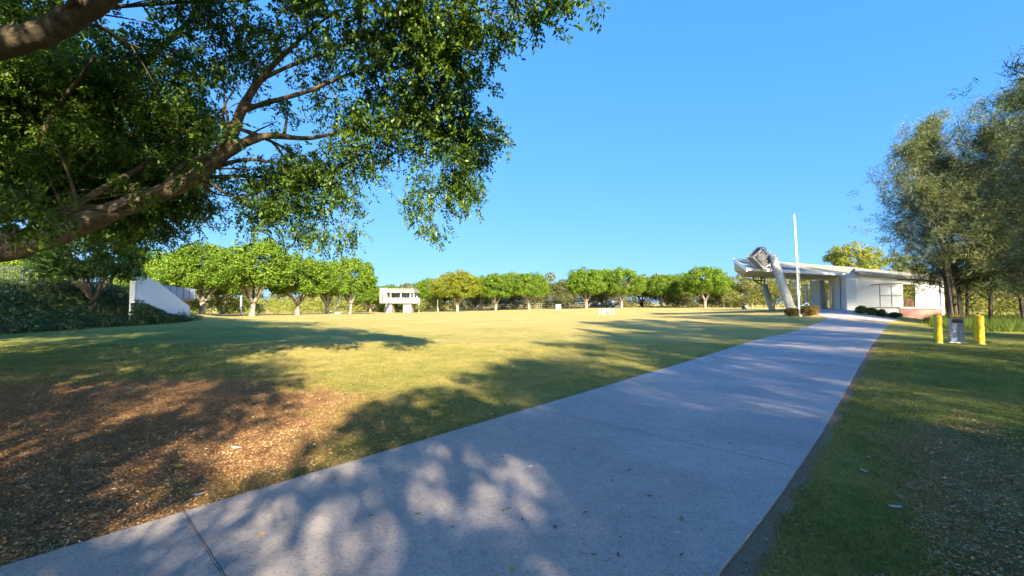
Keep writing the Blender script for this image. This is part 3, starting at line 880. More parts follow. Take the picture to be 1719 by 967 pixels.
for i in range(480):                                    # scrub along the far fence and behind the canopy
    x = rnd.uniform(-16, 70); y = rnd.uniform(118, 128)
    sp.append(((x, y, tz(x, y) + rnd.uniform(.2, 4.2)), rnd.uniform(.9, 1.6), 120))
mass('undergrowth', M['leaf_gum'], sp, .34, 'olive scrub along the far boundary fence', seed=5)
sp = []
for i in range(330):                                    # wood behind the building
    x = rnd.uniform(41, 92); y = 66 + rnd.uniform(0, 16)
    sp.append(((x, y, tz(x, y) + rnd.uniform(.2, 5.5)), rnd.uniform(.8, 1.6), 150))
mass('thicket', M['leaf_gold'], sp, .27, 'golden olive thicket seen through the building entrance', seed=6)
sp = []
for i in range(300):                                    # golden scrub behind the she-oaks
    x = rnd.uniform(44, 74); y = rnd.uniform(30, 52)
    sp.append(((x, y, tz(x, y) + rnd.uniform(.1, 5.0)), rnd.uniform(.6, 1.2), 90))
mass('dry_scrub', M['leaf_gold'], sp, .3, 'sunlit golden scrub behind the she-oak trunks', seed=7)
sp = []
for i in range(900):                                    # planted bank
    y = rnd.uniform(14, 37.5); foot = -27.3 - .1 * (y - 22)
    x = foot - rnd.uniform(-.5, 7.5) + (0.0 if y < 30 else .4)
    h = .15 + .75 * min(1, max(0, (foot - x) / 3)) * rnd.random()
    if x > -29.3 and y > 33.5: h *= .4
    sp.append(((x, y, tz(x, y) + h), rnd.uniform(.35, .75), 95))
for i in range(230):
    t = rnd.uniform(2.4, 7.6); q = (-29.7 + .15 * t + rnd.uniform(.1, 1.5), 38.5 - .99 * t)
    h = rnd.random() * (.15 + max(0, (t - 2.6) / 4.4) * 1.55) * (1.1 - .35 * (q[0] + 29.7 - .15 * t))
    sp.append(((q[0], q[1], tz(*q) + max(.05, h)), rnd.uniform(.25, .45), 90))
mass('bank_planting', M['shrub'], sp, .17, 'dark dense planting covering the bank at the left', .35, seed=8)
def blades_mesh(name, P, H, Wd, lean, rng):
    n = len(P)
    a = rng.uniform(0, 6.283, n); s = np.stack([np.cos(a), np.sin(a), np.zeros(n)], 1)
    l = unit(rng.normal(size=(n, 3)) * np.array([1, 1, 0])) * (lean * rng.uniform(.2, 1.3, n))[:, None]
    tip = P + np.stack([l[:, 0] * H, l[:, 1] * H, H * np.sqrt(np.clip(1 - (lean * .6) ** 2, .2, 1))], 1)
    v = np.stack([P - s * Wd[:, None] * .5, P + s * Wd[:, None] * .5, tip], 1).reshape(-1, 3)
    i = np.arange(n) * 3
    return np_mesh(name, v, np.stack([i, i + 1, i + 2], 1))
rng = np.random.default_rng(5)
n = 26000
x = rng.uniform(26.5, 44, n); y = rng.uniform(23.5, 36, n)
keep = ((x - 28.5) * .72 - (y - 28.5) * .69 > .4 + rng.normal(size=n) * .35) & (x / y > .93)
x, y = x[keep], y[keep]
P = np.stack([x, y, terrain(x, y)], 1)
tag(link('long_grass', blades_mesh('long_grass', P, rng.uniform(.25, .95, len(P)), np.full(len(P), .03), .55, rng), M['longgrass']), 'tall tufted grass under the she-oaks', kind='stuff')

# lawn blades near the viewpoint
def path_side(x, y):
    """signed distances beyond the left and right path edges (positive outside)"""
    l0, l1 = np.array(PL[1].xy), np.array(PL[5].xy); d = unit(l1 - l0); nl = np.array([-d[1], d[0]])
    left = (x - l0[0]) * nl[0] + (y - l0[1]) * nl[1]
    right = (x - EDGE_P[0]) * EDGE_N[0] + (y - EDGE_P[1]) * EDGE_N[1]
    return left, right
def vnoise(x, y, s, seed):
    r = np.random.default_rng(seed).random((64, 64))
    X = x * s; Y = y * s; i = np.floor(X).astype(int); j = np.floor(Y).astype(int); fx = X - i; fy = Y - j
    fx = fx * fx * (3 - 2 * fx); fy = fy * fy * (3 - 2 * fy)
    g = lambda a, b: r[a % 64, b % 64]
    return (g(i, j) * (1 - fx) + g(i + 1, j) * fx) * (1 - fy) + (g(i, j + 1) * (1 - fx) + g(i + 1, j + 1) * fx) * fy
def in_view(x, y, m=1.3): return (y > 1.9) & (np.abs(x) < m * y + .6)
def scatter(n, ymax, rng, p=1.6):
    y = 1.9 + (ymax - 1.9) * rng.random(n) ** p
    x = (rng.random(n) * 2 - 1) * (1.3 * y + .6)
    return x, y
n = 620000
x, y = scatter(n, 17, rng, 1.25)
l, r = path_side(x, y)
e = np.hypot((x - MULCH_C[0]) / MULCH_R[0], (y - MULCH_C[1]) / MULCH_R[1]) + (vnoise(x, y, 1.6, 1) - .5) * .5 + rng.normal(size=n) * .06
ca, sa = .6805, .7326
e2 = np.hypot(((x - 4.35) * ca + (y - 4.0) * sa) / 2.6, (-(x - 4.35) * sa + (y - 4.0) * ca) / .62) + (vnoise(x, y, 2.0, 2) - .5) * 1.2
keep = ((l > .03 + .05 * rng.random(n)) & (e > 1.0)) | ((r > .05 + .13 * vnoise(x, y, 3, 3)) & ((e2 > 1.0) | (rng.random(n) < .45)))
thin = vnoise(x, y, 2.5, 9) * .6 + .55
keep &= rng.random(n) < thin
x, y = x[keep], y[keep]; r = r[keep]
hh = rng.uniform(.012, .034, len(x)) * (1 + .55 * (r > 0) * (r < 1.0))
P = np.stack([x, y, terrain(x, y) - .002], 1)
tag(link('grass', blades_mesh('grass', P, hh, .0045 + .0006 * y, .9, rng), M['blade']), 'short mown grass blades on both sides of the path', kind='stuff')
print('blades', len(x))

# leaf litter and bark chips on the mulch and the worn patch
def chips(name, x, y, size, mat, label, rng, dz=.004, flat=.35):
    n = len(x)
    P = np.stack([x, y, terrain(x, y) + dz + rng.random(n) * .012], 1)
    a = rng.uniform(0, 6.283, n)
    D = unit(np.stack([np.cos(a), np.sin(a), rng.normal(size=n) * .22], 1))
    Nn = unit(rng.normal(size=(n, 3)) * flat + np.array([0, 0, 1]))
    Ls = size * rng.uniform(.5, 1.5, n)
    o = link(name, leaf_mesh(name, P, D, Nn, Ls, Ls * rng.uniform(.2, .5, n), .25), mat)
    return tag(o, label, kind='stuff')
n = 700000
x, y = scatter(n, 12, rng, 1.3)
l, r = path_side(x, y)
e = np.hypot((x - MULCH_C[0]) / MULCH_R[0], (y - MULCH_C[1]) / MULCH_R[1]) + (vnoise(x, y, 1.6, 1) - .5) * .4 + rng.normal(size=n) * .1
spill = (l > .02) & (e > 1.0) & (rng.random(n) < .30 * np.exp(-(e - 1.0) / .22))
drift = (l > .0) & (l < .5) & (rng.random(n) < .25 * np.exp(-l / .12)) & (y < 9)
e2 = np.hypot(((x - 4.35) * ca + (y - 4.0) * sa) / 2.8, (-(x - 4.35) * sa + (y - 4.0) * ca) / .75) + (vnoise(x, y, 2.0, 2) - .5) * 1.2
keep = ((l > .02) & (e < 1.05) & (rng.random(n) < .8)) | drift | spill | ((r > .03) & (e2 < 1.0) & (rng.random(n) < .35)) | ((r > .3) & (rng.random(n) < .012)) | ((l > .2) & (rng.random(n) < .02)) | ((r > 0.02) & (r < .3) & (rng.random(n) < .06))
x, y = x[keep], y[keep]
chips('leaf_litter', x, y, .024, M['litter'], 'brown leaf litter and bark chips under the fig tree and beside the path', rng)
print('chips', len(x))

# ------------------------------------------------------------------ the building
def wpt(px, py, Y): return W(px, py, Y)
def add(mb, name, mat, parent, **k): return rel(mb.build(name, mat, parent, **k), parent)
Cn = Vector((34.7, 42.0, 0)); En = Vector((41.2, 40.0, 0))
e1 = (En - Cn).normalized(); inn = Vector((-e1.y, e1.x, 0))          # along the front wall, and into the building
bld = empty('white_pavilion', (34.7, 42.0, tz(34.7, 42)))
tag(bld, 'white rendered pavilion with brick base and long cream roof canopy on slanting columns', 'building')
def on_wall(px):
    """distance along the front wall at which the sight line of column px meets it"""
    k = (px - 859.5) / F
    return (k * Cn.y - Cn.x) / (e1.x - k * e1.y)
def zat(py, s):
    p = Cn + e1 * s; return W(859.5, py, p.y).z
def wall_piece(mb, s0, s1, zb0, zb1, zt0, zt1, th=.22, off=0.0):
    a, c = Cn + e1 * s0 + inn * off, Cn + e1 * s1 + inn * off
    pts = [Vector((a.x, a.y, zb0)), Vector((c.x, c.y, zb1)), Vector((c.x, c.y, zt1)), Vector((a.x, a.y, zt0))]
    mb.poly_prism(pts, inn * th)
s_o0, s_o1, s_e = on_wall(1516), on_wall(1536.5), on_wall(1581)
zfl = zat(516, 3.0)
z_top = lambda s: zat(457 + (468 - 457) * s / s_e, s)
w = MB(); wall_piece(w, 0, s_o0, -.2, -.2, z_top(0), z_top(s_o0)); wall_piece(w, s_o1, s_e, zfl, zfl, z_top(s_o1), z_top(s_e))
wall_piece(w, s_o0 + .002, s_o1 - .002, zat(477, s_o0), zat(477, s_o1), z_top(s_o0), z_top(s_o1), .2, .01)
Mp = Vector((34.07, 42.47, 0)); Dp = Vector((34.48, 44.5, 0))
for a, c, pa, pc in ((Cn, Mp, 457, 459.5), (Mp, Dp, 459.5, 467.5)):
    za, zc = W(0, pa, a.y).z, W(0, pc, c.y).z
    w.poly_prism([Vector((a.x, a.y, -.1)), Vector((c.x, c.y, -.1)), Vector((c.x, c.y, zc)), Vector((a.x, a.y, za))], Vector((.2, .05, 0)))
# back and side walls
bk = Cn + inn * 5.5
w.poly_prism([Vector((Dp.x, Dp.y, -.1)), Vector((bk.x, bk.y, -.1)), Vector((bk.x, bk.y, 4.2)), Vector((Dp.x, Dp.y, 4.2))], e1 * .2)
b2 = bk + e1 * 2.4
w.poly_prism([Vector((bk.x, bk.y, -.1)), Vector((b2.x, b2.y, -.1)), Vector((b2.x, b2.y, 4.1)), Vector((bk.x, bk.y, 4.1))], inn * .2)
add(w, 'wall', M['white'], bld)
# trim: seams, lintels, ledge
t_ = MB()
def strip(mb, px0, py0, px1, py1, h, proud=.03, dep=.06):
    s0, s1 = on_wall(px0), on_wall(px1)
    wall_piece(mb, s0, s1, zat(py0, s0) - h / 2, zat(py1, s1) - h / 2, zat(py0, s0) + h / 2, zat(py1, s1) + h / 2, dep, -proud)
strip(t_, 1460, 478.5, 1516, 475.5, .07, .12, .12); strip(t_, 1507, 469.5, 1578, 471, .10, .16, .15)
add(t_, 'lintel', M['dark_steel'], bld)
t_ = MB()
for px in (1477, 1496.5):
    s = on_wall(px); wall_piece(t_, s - .045, s + .045, zat(515, s), zat(515, s), zat(479, s), zat(479, s), .03, -.012)
s0, s1 = on_wall(1478), on_wall(1515); wall_piece(t_, s0, s1, zat(497.2, s0), zat(497.2, s1), zat(495.8, s0), zat(495.8, s1), .03, -.010)
add(t_, 'window_frame', M['blue_steel'], bld)
t_ = MB()
s = on_wall(1557); wall_piece(t_, s - .012, s + .012, zfl + .1, zfl + .1, zat(474, s), zat(474, s), .02, -.006)
s0, s1 = on_wall(1539), on_wall(1579); wall_piece(t_, s0, s1, zat(489.6, s0), zat(489.6, s1), zat(489.1, s0), zat(489.1, s1), .02, -.005)
add(t_, 'panel_seam', M['kerb'], bld)
t_ = MB(); strip(t_, 1462, 516.6, 1508, 516.2, .07, .09, .09); add(t_, 'floor_ledge', M['dark_steel'], bld)
t_ = MB(); s0, s1 = on_wall(1509), on_wall(1578); wall_piece(t_, s0, s1, zfl - .1, zfl - .1, zfl + .03, zfl + .03, .3, -.25)
wall_piece(t_, s_o0 - 1.0, s_e - .05, zfl - .12, zfl - .12, zfl - .02, zfl - .02, 4.8, .06)
add(t_, 'verandah_floor', M['white'], bld)
t_ = MB(); wall_piece(t_, on_wall(1509), s_e - .12, -.4, -.4, zfl - .13, zfl - .13, .25, -.10); add(t_, 'brick_base', M['brick'], bld)
t_ = MB(); s = s_e - .1; wall_piece(t_, s, s + .18, -.3, -.3, z_top(s) - .1, z_top(s) - .1, .2, -.14); add(t_, 'corner_post', M['white_steel'], bld)
bal = MB()
s0, s1 = s_o0 + .03, s_o1 - .03
for k in range(9):
    s = s0 + (s1 - s0) * k / 8; wall_piece(bal, s - .022, s + .022, zfl + .03, zfl + .03, zat(502, s), zat(502, s), .04, .07)
wall_piece(bal, s0, s1, zat(501.5, s0), zat(501.5, s1), zat(500, s0), zat(500, s1), .07, .055)
add(bal, 'balustrade', M['timber_red'], bld)
# blue joint on the end wall
t_ = MB(); q = Mp.lerp(Dp, .5); t_.box((q.x - .01, q.y, 2.4), (.05, .12, 3.6), math.atan2(Dp.y - Mp.y, Dp.x - Mp.x) - R(90)); add(t_, 'door_joint', M['blue_trim'], bld)
# roof over the building
R1, R2 = W(1434, 456, 41.6), W(1584, 468.5, 39.5); R3, R4 = W(1436, 449.5, 49.0), W(1578, 462, 47.5)
rf = MB(); rf.poly_prism([R1, R2, R4, R3], (0, 0, -.22)); add(rf, 'roof', M['cream'], bld)
# canopy: a long folded wedge
A1, A2 = W(1256, 452, 41.5), W(1434, 463, 43.2)
B1, B2 = W(1232, 434, 50.0), W(1440, 449.0, 51.0)
P1, P2 = W(1247, 465, 52.5), W(1430, 473, 53.0)
cn = MB()
cn.quad_loops([[A1, A1 + Vector((0, 0, .16)), B1, B1 - Vector((0, 0, .2))], [A2, A2 + Vector((0, 0, .16)), B2, B2 - Vector((0, 0, .2))]])
add(cn, 'canopy_roof', M['cream'], bld)
so = MB()
lo = Vector((0, 0, -.02))
mid1 = (B1 * .45 + P1 * .55) + Vector((-.55, 0, -.25)); mid2 = B2 * .45 + P2 * .55
so.quad_loops([[A1 + lo, B1 + Vector((0, 0, -.24)), mid1, P1], [A2 + lo, B2 + Vector((0, 0, -.24)), mid2, P2]])
add(so, 'soffit', M['soffit'], bld)
ed = MB()
dn = Vector((0, 0, -.3)); fw = Vector((-.08, -.03, 0))
ed.poly_prism([A1 + fw + Vector((0, 0, .2)), B1 + fw + Vector((0, 0, .06)), B1 + fw + dn, A1 + fw + dn * .7], Vector((-.12, 0, 0)))
ed.quad_loops([[A1 + Vector((-.1, -.12, -.12)), A1 + Vector((-.1, -.004, -.12)), A1 + Vector((-.1, -.004, .17)), A1 + Vector((-.1, -.12, .17))], [A2 + Vector((0, -.12, -.08)), A2 + Vector((0, -.004, -.08)), A2 + Vector((0, -.004, .17)), A2 + Vector((0, -.12, .17))]])
add(ed, 'fascia', M['white_steel'], bld)
# slanting columns
c1b = G(1331, 526); c1b = W(1331, 526, 39.6); c1t = W(1296, 428, 40.6)
cm_ = MB().tube([c1b - Vector((0, 0, .4)), c1b, c1t], [.40, .40, .34], 18); add(cm_, 'column', M['grey_steel'], bld, smooth=True)
c2b = W(1297, 522, 51.0); c2t = W(1283, 478, 51.0)
cm_ = MB().tube([c2b - Vector((0, 0, .5)), c2b, c2t], [.36, .36, .32], 16); add(cm_, 'column', M['grey_steel'], bld, smooth=True)
br = MB()
for a, c in (((1283, 479), (1284, 466)), ((1280, 479), (1265, 470)), ((1265, 470), (1265, 464)), ((1278, 475), (1277, 464)), ((1265, 471), (1284, 471)), ((1277, 467), (1284, 467))):
    br.tube([W(*a, 51.0), W(*c, 51.0)], .07, 6)
add(br, 'bracket', M['dark_steel'], bld)
# louvred box on the first column
LX = (W(1302, 436, 40.6) - W(1283, 453, 40.6)); LY = (W(1283, 416, 40.6) - W(1302, 436, 40.6))
o0 = W(1283, 452, 40.6); dpt = Vector((-.28, .60, .05))
lv = MB()
lw_ = LY.normalized()
for k in range(6):
    t = (k + .5) / 6; a = o0 + LY * t + LX * .03 + dpt * .1; c = a + LX * .94
    lv.poly_prism([a - lw_ * .10, c - lw_ * .10, c + lw_ * .06 + dpt * .35, a + lw_ * .06 + dpt * .35], dpt * .08)
bp_ = MB(); bp_.poly_prism([o0 + dpt * .8, o0 + LX + dpt * .8, o0 + LX + LY + dpt * .8, o0 + LY + dpt * .8], dpt * .1)
add(bp_, 'louvre_back', M['dark_steel'], bld)
add(lv, 'louvre', M['louvre_grey'], bld)
fr = MB()
cr = [o0, o0 + LX, o0 + LX + LY, o0 + LY]
for a, c in zip(cr, cr[1:] + cr[:1]): fr.tube([a, c], .07, 8); fr.tube([a + dpt, c + dpt], .06, 8)
for a in cr: fr.tube([a, a + dpt], .06, 8)
fr.tube([o0 + LX * .5, o0 + LX * .5 + Vector((.1, 0, -.5)), W(1290, 457, 41.0), c1t - Vector((0, .1, 1.6))], .06, 8)
add(fr, 'louvre_frame', M['grey_steel'], bld)
sd = MB(); sd.poly_prism([o0 + Vector((-.07, 0, 0)), o0 + LY + Vector((-.07, 0, 0)), o0 + LY + dpt, o0 + dpt], Vector((-.03, -.03, 0)))
add(sd, 'side_panel', M['blue_steel'], bld)
# posts under the canopy
for (px, py0, py1, Y, wd) in ((1385.5, 519, 488, 49.5, .34), (1394.5, 519, 471, 52.0, .2)):
    a, c = W(px, py0 + 3, Y), W(px, py1, Y)
    add(MB().box(((a.x + c.x) / 2, Y, (a.z + c.z) / 2), (wd, wd, c.z - a.z)), 'post', M['grey_steel'], bld)
a, c = W(1386, 500, 51.5), W(1408, 500, 51.5)
add(MB().tube([a, c], .05, 6), 'rail', M['dark_steel'], bld)

# free-standing pylons left of the entrance
def pylon(px0, px1, px2, pyt, pyb, Y, label, rot=.15):
    a = W(px0, pyb, Y); z0 = tz(a.x, a.y) - .2
    x0, x1, x2 = [(p - 859.5) / F for p in (px0, px1, px2)]
    # corner nearest at px1
    c1 = Vector((x1 * Y, Y, 0)); c0 = Vector((x0 * (Y + 1.2), Y + 1.2, 0)); c2 = Vector((x2 * (Y + .25), Y + .25, 0)); c3 = c0 + c2 - c1
    zt = W(px1, pyt, Y).z
    r = empty('pylon', (c1.x, c1.y, z0)); tag(r, label, 'pylon')
    pts = [c1, c2, c3, c0]
    add(MB().quad_loops([[Vector((p.x, p.y, z0)) for p in pts], [Vector((p.x, p.y, zt)) for p in pts]]), 'shaft', M['white'], r)
    cc = (c1 + c3) / 2
    add(MB().quad_loops([[Vector((cc.x + (p.x - cc.x) * 1.06, cc.y + (p.y - cc.y) * 1.06, zt + .003)) for p in pts], [Vector((cc.x + (p.x - cc.x) * 1.06, cc.y + (p.y - cc.y) * 1.06, zt + .10)) for p in pts]]), 'cap', M['kerb'], r)
pylon(1360, 1377, 1384.5, 472, 520, 47.0, 'thick white pylon under the canopy beside the entrance')
pylon(1350.5, 1354, 1356, 480, 512, 49.0, 'slim white pylon left of the thick one under the canopy')
# handrail, ramp and low wall
hr = empty('handrail', W(1354, 516, 40.5)); tag(hr, 'white curved tube handrail behind the rusty shrub', 'handrail')
add(MB().tube(curve_pts([W(1344, 514, 40.5), W(1350, 511, 40.5), W(1354, 508, 40.6), W(1356.5, 510, 40.6), W(1356.5, 518, 40.6)], 5), .07, 8), 'tube', M['white_steel'], hr, smooth=True)
lw = empty('low_wall', G(1290, 530)); tag(lw, 'low pale concrete wall on the grass under the canopy', 'low wall')
a, c = W(1266, 528.5, 40.0), W(1313, 526, 40.0)
add(MB().poly_prism([Vector((a.x, a.y, a.z - .5)), Vector((c.x, c.y, c.z - .5)), Vector((c.x, c.y, c.z + .10)), Vector((a.x, a.y, a.z + .06))], (0.1, .35, 0)), 'wall', M['kerb'], lw, bevel=.02)
rp = MB(); rp.poly_prism([W(1288, 526, 41.0), W(1330, 524.5, 41.0), W(1332, 517, 47), W(1312, 519, 46)], (0, 0, -.35))
tag(rp.build('ramp', M['path']), 'grey ramp rising towards the canopy behind the low pale wall', kind='structure')

# flagpole
fp0 = G(1342, 530.5)
fp = empty('flagpole', fp0); tag(fp, 'tall white tapered flagpole without a flag beside the rusty shrub', 'flagpole')
hgt = 172 / F * fp0.y
tp = fp0 + Vector((-.25, 0, hgt))
add(MB().tube([fp0 - Vector((0, 0, .2)), fp0, fp0.lerp(tp, .55), tp], [.09, .085, .06, .035], 14), 'pole', M['white_steel'], fp, smooth=True)
add(MB().tube([tp, tp + Vector((0, 0, .05)), tp + Vector((0, 0, .11))], [.08, .09, .02], 10), 'cap', M['galv'], fp)
add(MB().tube([fp0 + Vector((.17, -.02, 1.0)), tp + Vector((.085, -.02, -.1))], .008, 4), 'halyard', M['galv'], fp)
add(MB().tube([fp0 - Vector((0, 0, .1)), fp0 + Vector((0, 0, .10))], .22, 14), 'base', M['galv'], fp)

# shrubs near the entrance and along the wall
def shrub(px, py, wpx, hpx, mat, label, name='shrub', seed=1, Y=None, size=.11):
    b = G(px, py) if Y is None else W(px, py, Y)
    b = Vector((b.x, b.y, tz(b.x, b.y)))
    rr = wpx / F * b.y / 2; h = hpx / F * b.y
    rng = np.random.default_rng(seed)
    cs = []; rs = []; ns = []
    for i in range(22):
        d = rng.normal(size=3); d = d / np.linalg.norm(d)
        cs.append(np.array([b.x + d[0] * rr * .62, b.y + d[1] * rr * .62, b.z + h * .5 + d[2] * h * .36])); rs.append(.30 * min(rr, h) + .05); ns.append(130)
    arr = clump_leaves(rng, cs, rs, ns, size)
    r = empty(name, b); tag(r, label, 'shrub', None)
    rel(link('foliage', leaf_mesh('foliage', *arr, arr[3] * .5, .15), mat, r), r)
    st = MB()
    for k in range(6):
        a = k * 1.05; st.tube([b, b + Vector((math.cos(a) * rr * .5, math.sin(a) * rr * .5, h * .6))], [.03, .008], 5)
    add(st, 'stem', M['bark_dark'], r)
shrub(1358, 530, 34, 17, M['shrub_rust'], 'larger rusty brown shrub right of the flagpole', seed=1)
shrub(1331, 530.5, 28, 12, M['shrub_rust'], 'low rusty shrub left of the flagpole', seed=2)
shrub(1447, 527.5, 19, 14, M['shrub_bright'], 'round dark green shrub at the corner of the white wall', seed=3)
shrub(1463, 529, 16, 12, M['shrub_bright'], 'second green shrub along the white wall, right of the corner one', seed=4)
shrub(1481, 531, 20, 11, M['shrub_bright'], 'third green shrub along the white wall, below the blue-shaded windows', seed=5)
shrub(1502, 533.5, 22, 8, M['shrub_bright'], 'lowest and last green shrub of the row, before the brick base', seed=6)
shrub(1563, 541, 22, 7, M['shrub_rust'], 'small straggling plant against the brick base', seed=7)

# ------------------------------------------------------------------ bollards and service pedestal
def bollard(p, label, lean=.0):
    r = empty('bollard', p); r.rotation_euler = (0, lean, 0)
    tag(r, label, 'bollard', 'yellow bollards round the pedestal')
    H, rad = 1.15, .112
    MB().tube([(0, 0, -.2), (0, 0, 0), (0, 0, H - .03), (0, 0, H - .008), (0, 0, H)], [rad, rad, rad, rad - .01, rad - .03], 24).build('post', M['yellow'], r, smooth=True)
    MB().tube([(0, 0, -.05), (0, 0, .012), (0, 0, .035)], [rad + .02, rad + .02, rad + .003], 20).build('footing', M['conc_bldg'], r)
    return r
bp = G(1576.5, 576.5); bollard(bp, 'front yellow bollard left of the grey pedestal')
bq = G(1646.5, 578.5); bollard(bq, 'front yellow bollard right of the grey pedestal')
bollard(G(1574.0, 572.5), 'rear yellow bollard half hidden by the front left one')
bollard(G(1640.5, 572), 'rear yellow bollard half hidden by the front right one')
pd0 = G(1606.5, 575.5)
pd = empty('service_pedestal', pd0, -.62); tag(pd, 'grey-blue metal service pedestal with dark cap between yellow bollards', 'pedestal')
MB().box((0, 0, .5), (.40, .36, 1.06)).build('body', M['blue_steel'], pd, bevel=.012)
MB().box((0, 0, 1.12), (.50, .46, .14)).build('cap', M['dark_steel'], pd, bevel=.01)
g = MB()
for k in range(9): g.box((-.2 + .05 * k, -.236, 1.12), (.022, .02, .10))
g.build('grille', M['yellow'], pd)
MB().box((0, -.183, .90), (.30, .02, .15)).build('recess', M['black'], pd)
MB().box((-.203, -.01, .5), (.012, .30, .98)).build('side_panel', M['galv'], pd)
MB().box((-.10, -.186, .48), (.035, .02, .05)).build('latch', M['galv'], pd); MB().box((.08, -.186, .46), (.03, .02, .03)).build('lock', M['galv'], pd)
MB().box((0, 0, .0), (.52, .48, .07)).build('plinth', M['kerb'], pd)

# ------------------------------------------------------------------ left: white wall, balcony, palisade fence
wl = empty('sloping_wall', onG(-29.7, 38.5)); tag(wl, 'white abutment wall with a sloping top at the end of the planted bank', 'wall')
wd_ = Vector((.15, -.99, 0)).normalized(); e0 = Vector((-29.7, 38.5, 0))
def wz(py, t): return W(0, py, (e0 + wd_ * t).y).z
prof = [(0, -.3), (6.9, -.3), (6.9, wz(464.5, 6.8)), (6.8, wz(464.5, 6.8)), (5.3, wz(467, 5.3)), (4.5, wz(472, 4.5)), (0, wz(515, 0))]
add(MB().poly_prism([e0 + wd_ * t + Vector((0, 0, z)) for t, z in prof], (-.35, -.05, 0)), 'panel', M['white'], wl)
add(MB().poly_prism([e0 + wd_ * 6.75 + Vector((.012, 0, 0)), e0 + wd_ * 6.81 + Vector((.012, 0, 0)), e0 + wd_ * 6.81 + Vector((.012, 0, 3.5)), e0 + wd_ * 6.75 + Vector((.012, 0, 3.5))], (-.1, 0, 0)), 'joint', M['slate'], wl)
bb = empty('balcony', onG(-33, 44)); tag(bb, 'slate panelled balcony projecting behind the white sloping wall', 'balcony')
a0, a1 = W(262, 477, 38.0), W(328, 485.5, 43.0); b0_, b1_ = W(262, 500.5, 38.0), W(328, 501, 43.0)
add(MB().poly_prism([a0, a1, b1_, b0_], (-.2, .1, 0)), 'parapet', M['slate'], bb)
for k in range(1, 6):
    t = k / 6; p, q = a0.lerp(a1, t), b0_.lerp(b1_, t)
    add(MB().tube([p + Vector((.012, -.012, 0)), q + Vector((.012, -.012, 0))], .02, 4), 'panel_seam', M['dark_steel'], bb)
add(MB().poly_prism([b0_ + Vector((-.05, 0, -.03)), b1_ + Vector((-.05, 0, -.03)), b1_ + Vector((-6, 1.5, -.03)), b0_ + Vector((-6, 1.5, -.03))], (0, 0, -.22)), 'deck', M['conc_bldg'], bb)
for p in (b0_.lerp(b1_, .25), b0_.lerp(b1_, .75)):
    q = p + Vector((-2.2, .6, 0))
    add(MB().box((q.x, q.y, (q.z - .26) / 2 - .1), (.45, .45, q.z - .06)), 'pier', M['conc_bldg'], bb)
lp = empty('lamp_post', onG(-30.6, 33.4)); tag(lp, 'slim pale pole standing at the left end of the white wall', 'post')
p0 = W(232, 470, 33.4); p1 = W(228, 405, 33.4)
add(MB().tube([Vector((p0.x, p0.y, 1.0)), p1], [.09, .06], 8), 'pole', M['white_steel'], lp, smooth=True)
add(MB().box((p1.x, p1.y, p1.z + .05), (.4, .2, .1)), 'lamp_head', M['galv'], lp)
# palisade along the crest
pf = empty('palisade_fence', onG(-35.5, 28)); tag(pf, 'grey palisade fence along the crest of the planted bank', 'fence')
pk = MB(); f0, f1 = Vector((-38.5, 26.5, 0)), Vector((-33.2, 34.5, 0)); L = (f1 - f0).length; npk = int(L / .13)
fdir = (f1 - f0).normalized()
for k in range(npk):
    p = f0 + fdir * (k * .13); z = tz(p.x, p.y)
    pk.tube([p + Vector((0, 0, z + .3)), p + Vector((0, 0, z + 2.0)), p + Vector((0, 0, z + 2.1))], [.024, .024, .004], 4)
add(pk, 'pickets', M['dark_steel'], pf)
rl = MB()
for h in (.7, 1.75):
    rl.tube([f0 + Vector((0, 0, tz(f0.x, f0.y) + h)), f0.lerp(f1, .5) + Vector((0, 0, tz(*f0.lerp(f1, .5).xy) + h)), f1 + Vector((0, 0, tz(f1.x, f1.y) + h))], .035, 5)
add(rl, 'rail', M['dark_steel'], pf)
for k in range(5):
    p = f0.lerp(f1, k / 4); z = tz(p.x, p.y); add(MB().box((p.x, p.y + .05, z + 1.0), (.09, .09, 2.2)), 'post', M['dark_steel'], pf)

# ------------------------------------------------------------------ concrete grandstand across the field
YS = 97.0
def S(px, py, dy=0.0): return W(px, py, YS) + Vector((0, dy, 0))
gs = empty('grandstand', at_px(672, YS)); tag(gs, 'small concrete grandstand with open upper deck across the field', 'grandstand')
def slab(mb, px0, py0, px1, py1, y0, y1):
    a, c = W(px0, py1, YS), W(px1, py0, YS)
    mb.box(((a.x + c.x) / 2, YS + (y0 + y1) / 2, (a.z + c.z) / 2), (c.x - a.x, y1 - y0, c.z - a.z))
m = MB(); slab(m, 638, 483.5, 651, 509, -.4, 5); add(m, 'stair_tower', M['conc_bldg'], gs)
m = MB(); slab(m, 642.5, 492, 644.0, 506, -.45, -.39); add(m, 'slot_window', M['dark_steel'], gs)
m = MB(); slab(m, 651.1, 486, 695, 489, -.1, 5); slab(m, 651.2, 489.1, 697, 491.5, -.9, 5); slab(m, 652, 484, 694, 484.8, 1, 4); add(m, 'roof', M['conc_bldg'], gs)
for px in (652, 665, 678, 692):
    m = MB(); slab(m, px, 484.8, px + .6, 486, 1, 1.1); add(m, 'roof_post', M['galv'], gs)
m = MB(); slab(m, 651.2, 500, 707.5, 508.8, -1.6, -1.3); slab(m, 650, 508.9, 707, 509.6, -1.5, 5); add(m, 'parapet', M['conc_bldg'], gs)
for px in (656, 673, 689.2, 694.4):
    m = MB(); slab(m, px, 491.6, px + 1.5, 508.8, -.6, -.3); add(m, 'column', M['white'], gs)
m = MB(); slab(m, 653, 492, 694, 508, 4.0, 4.2); add(m, 'back_wall', M['slate'], gs)
m = MB(); slab(m, 649.5, 509.7, 660, 527.5, -1.0, 1.5); add(m, 'pier', M['conc_bldg'], gs)
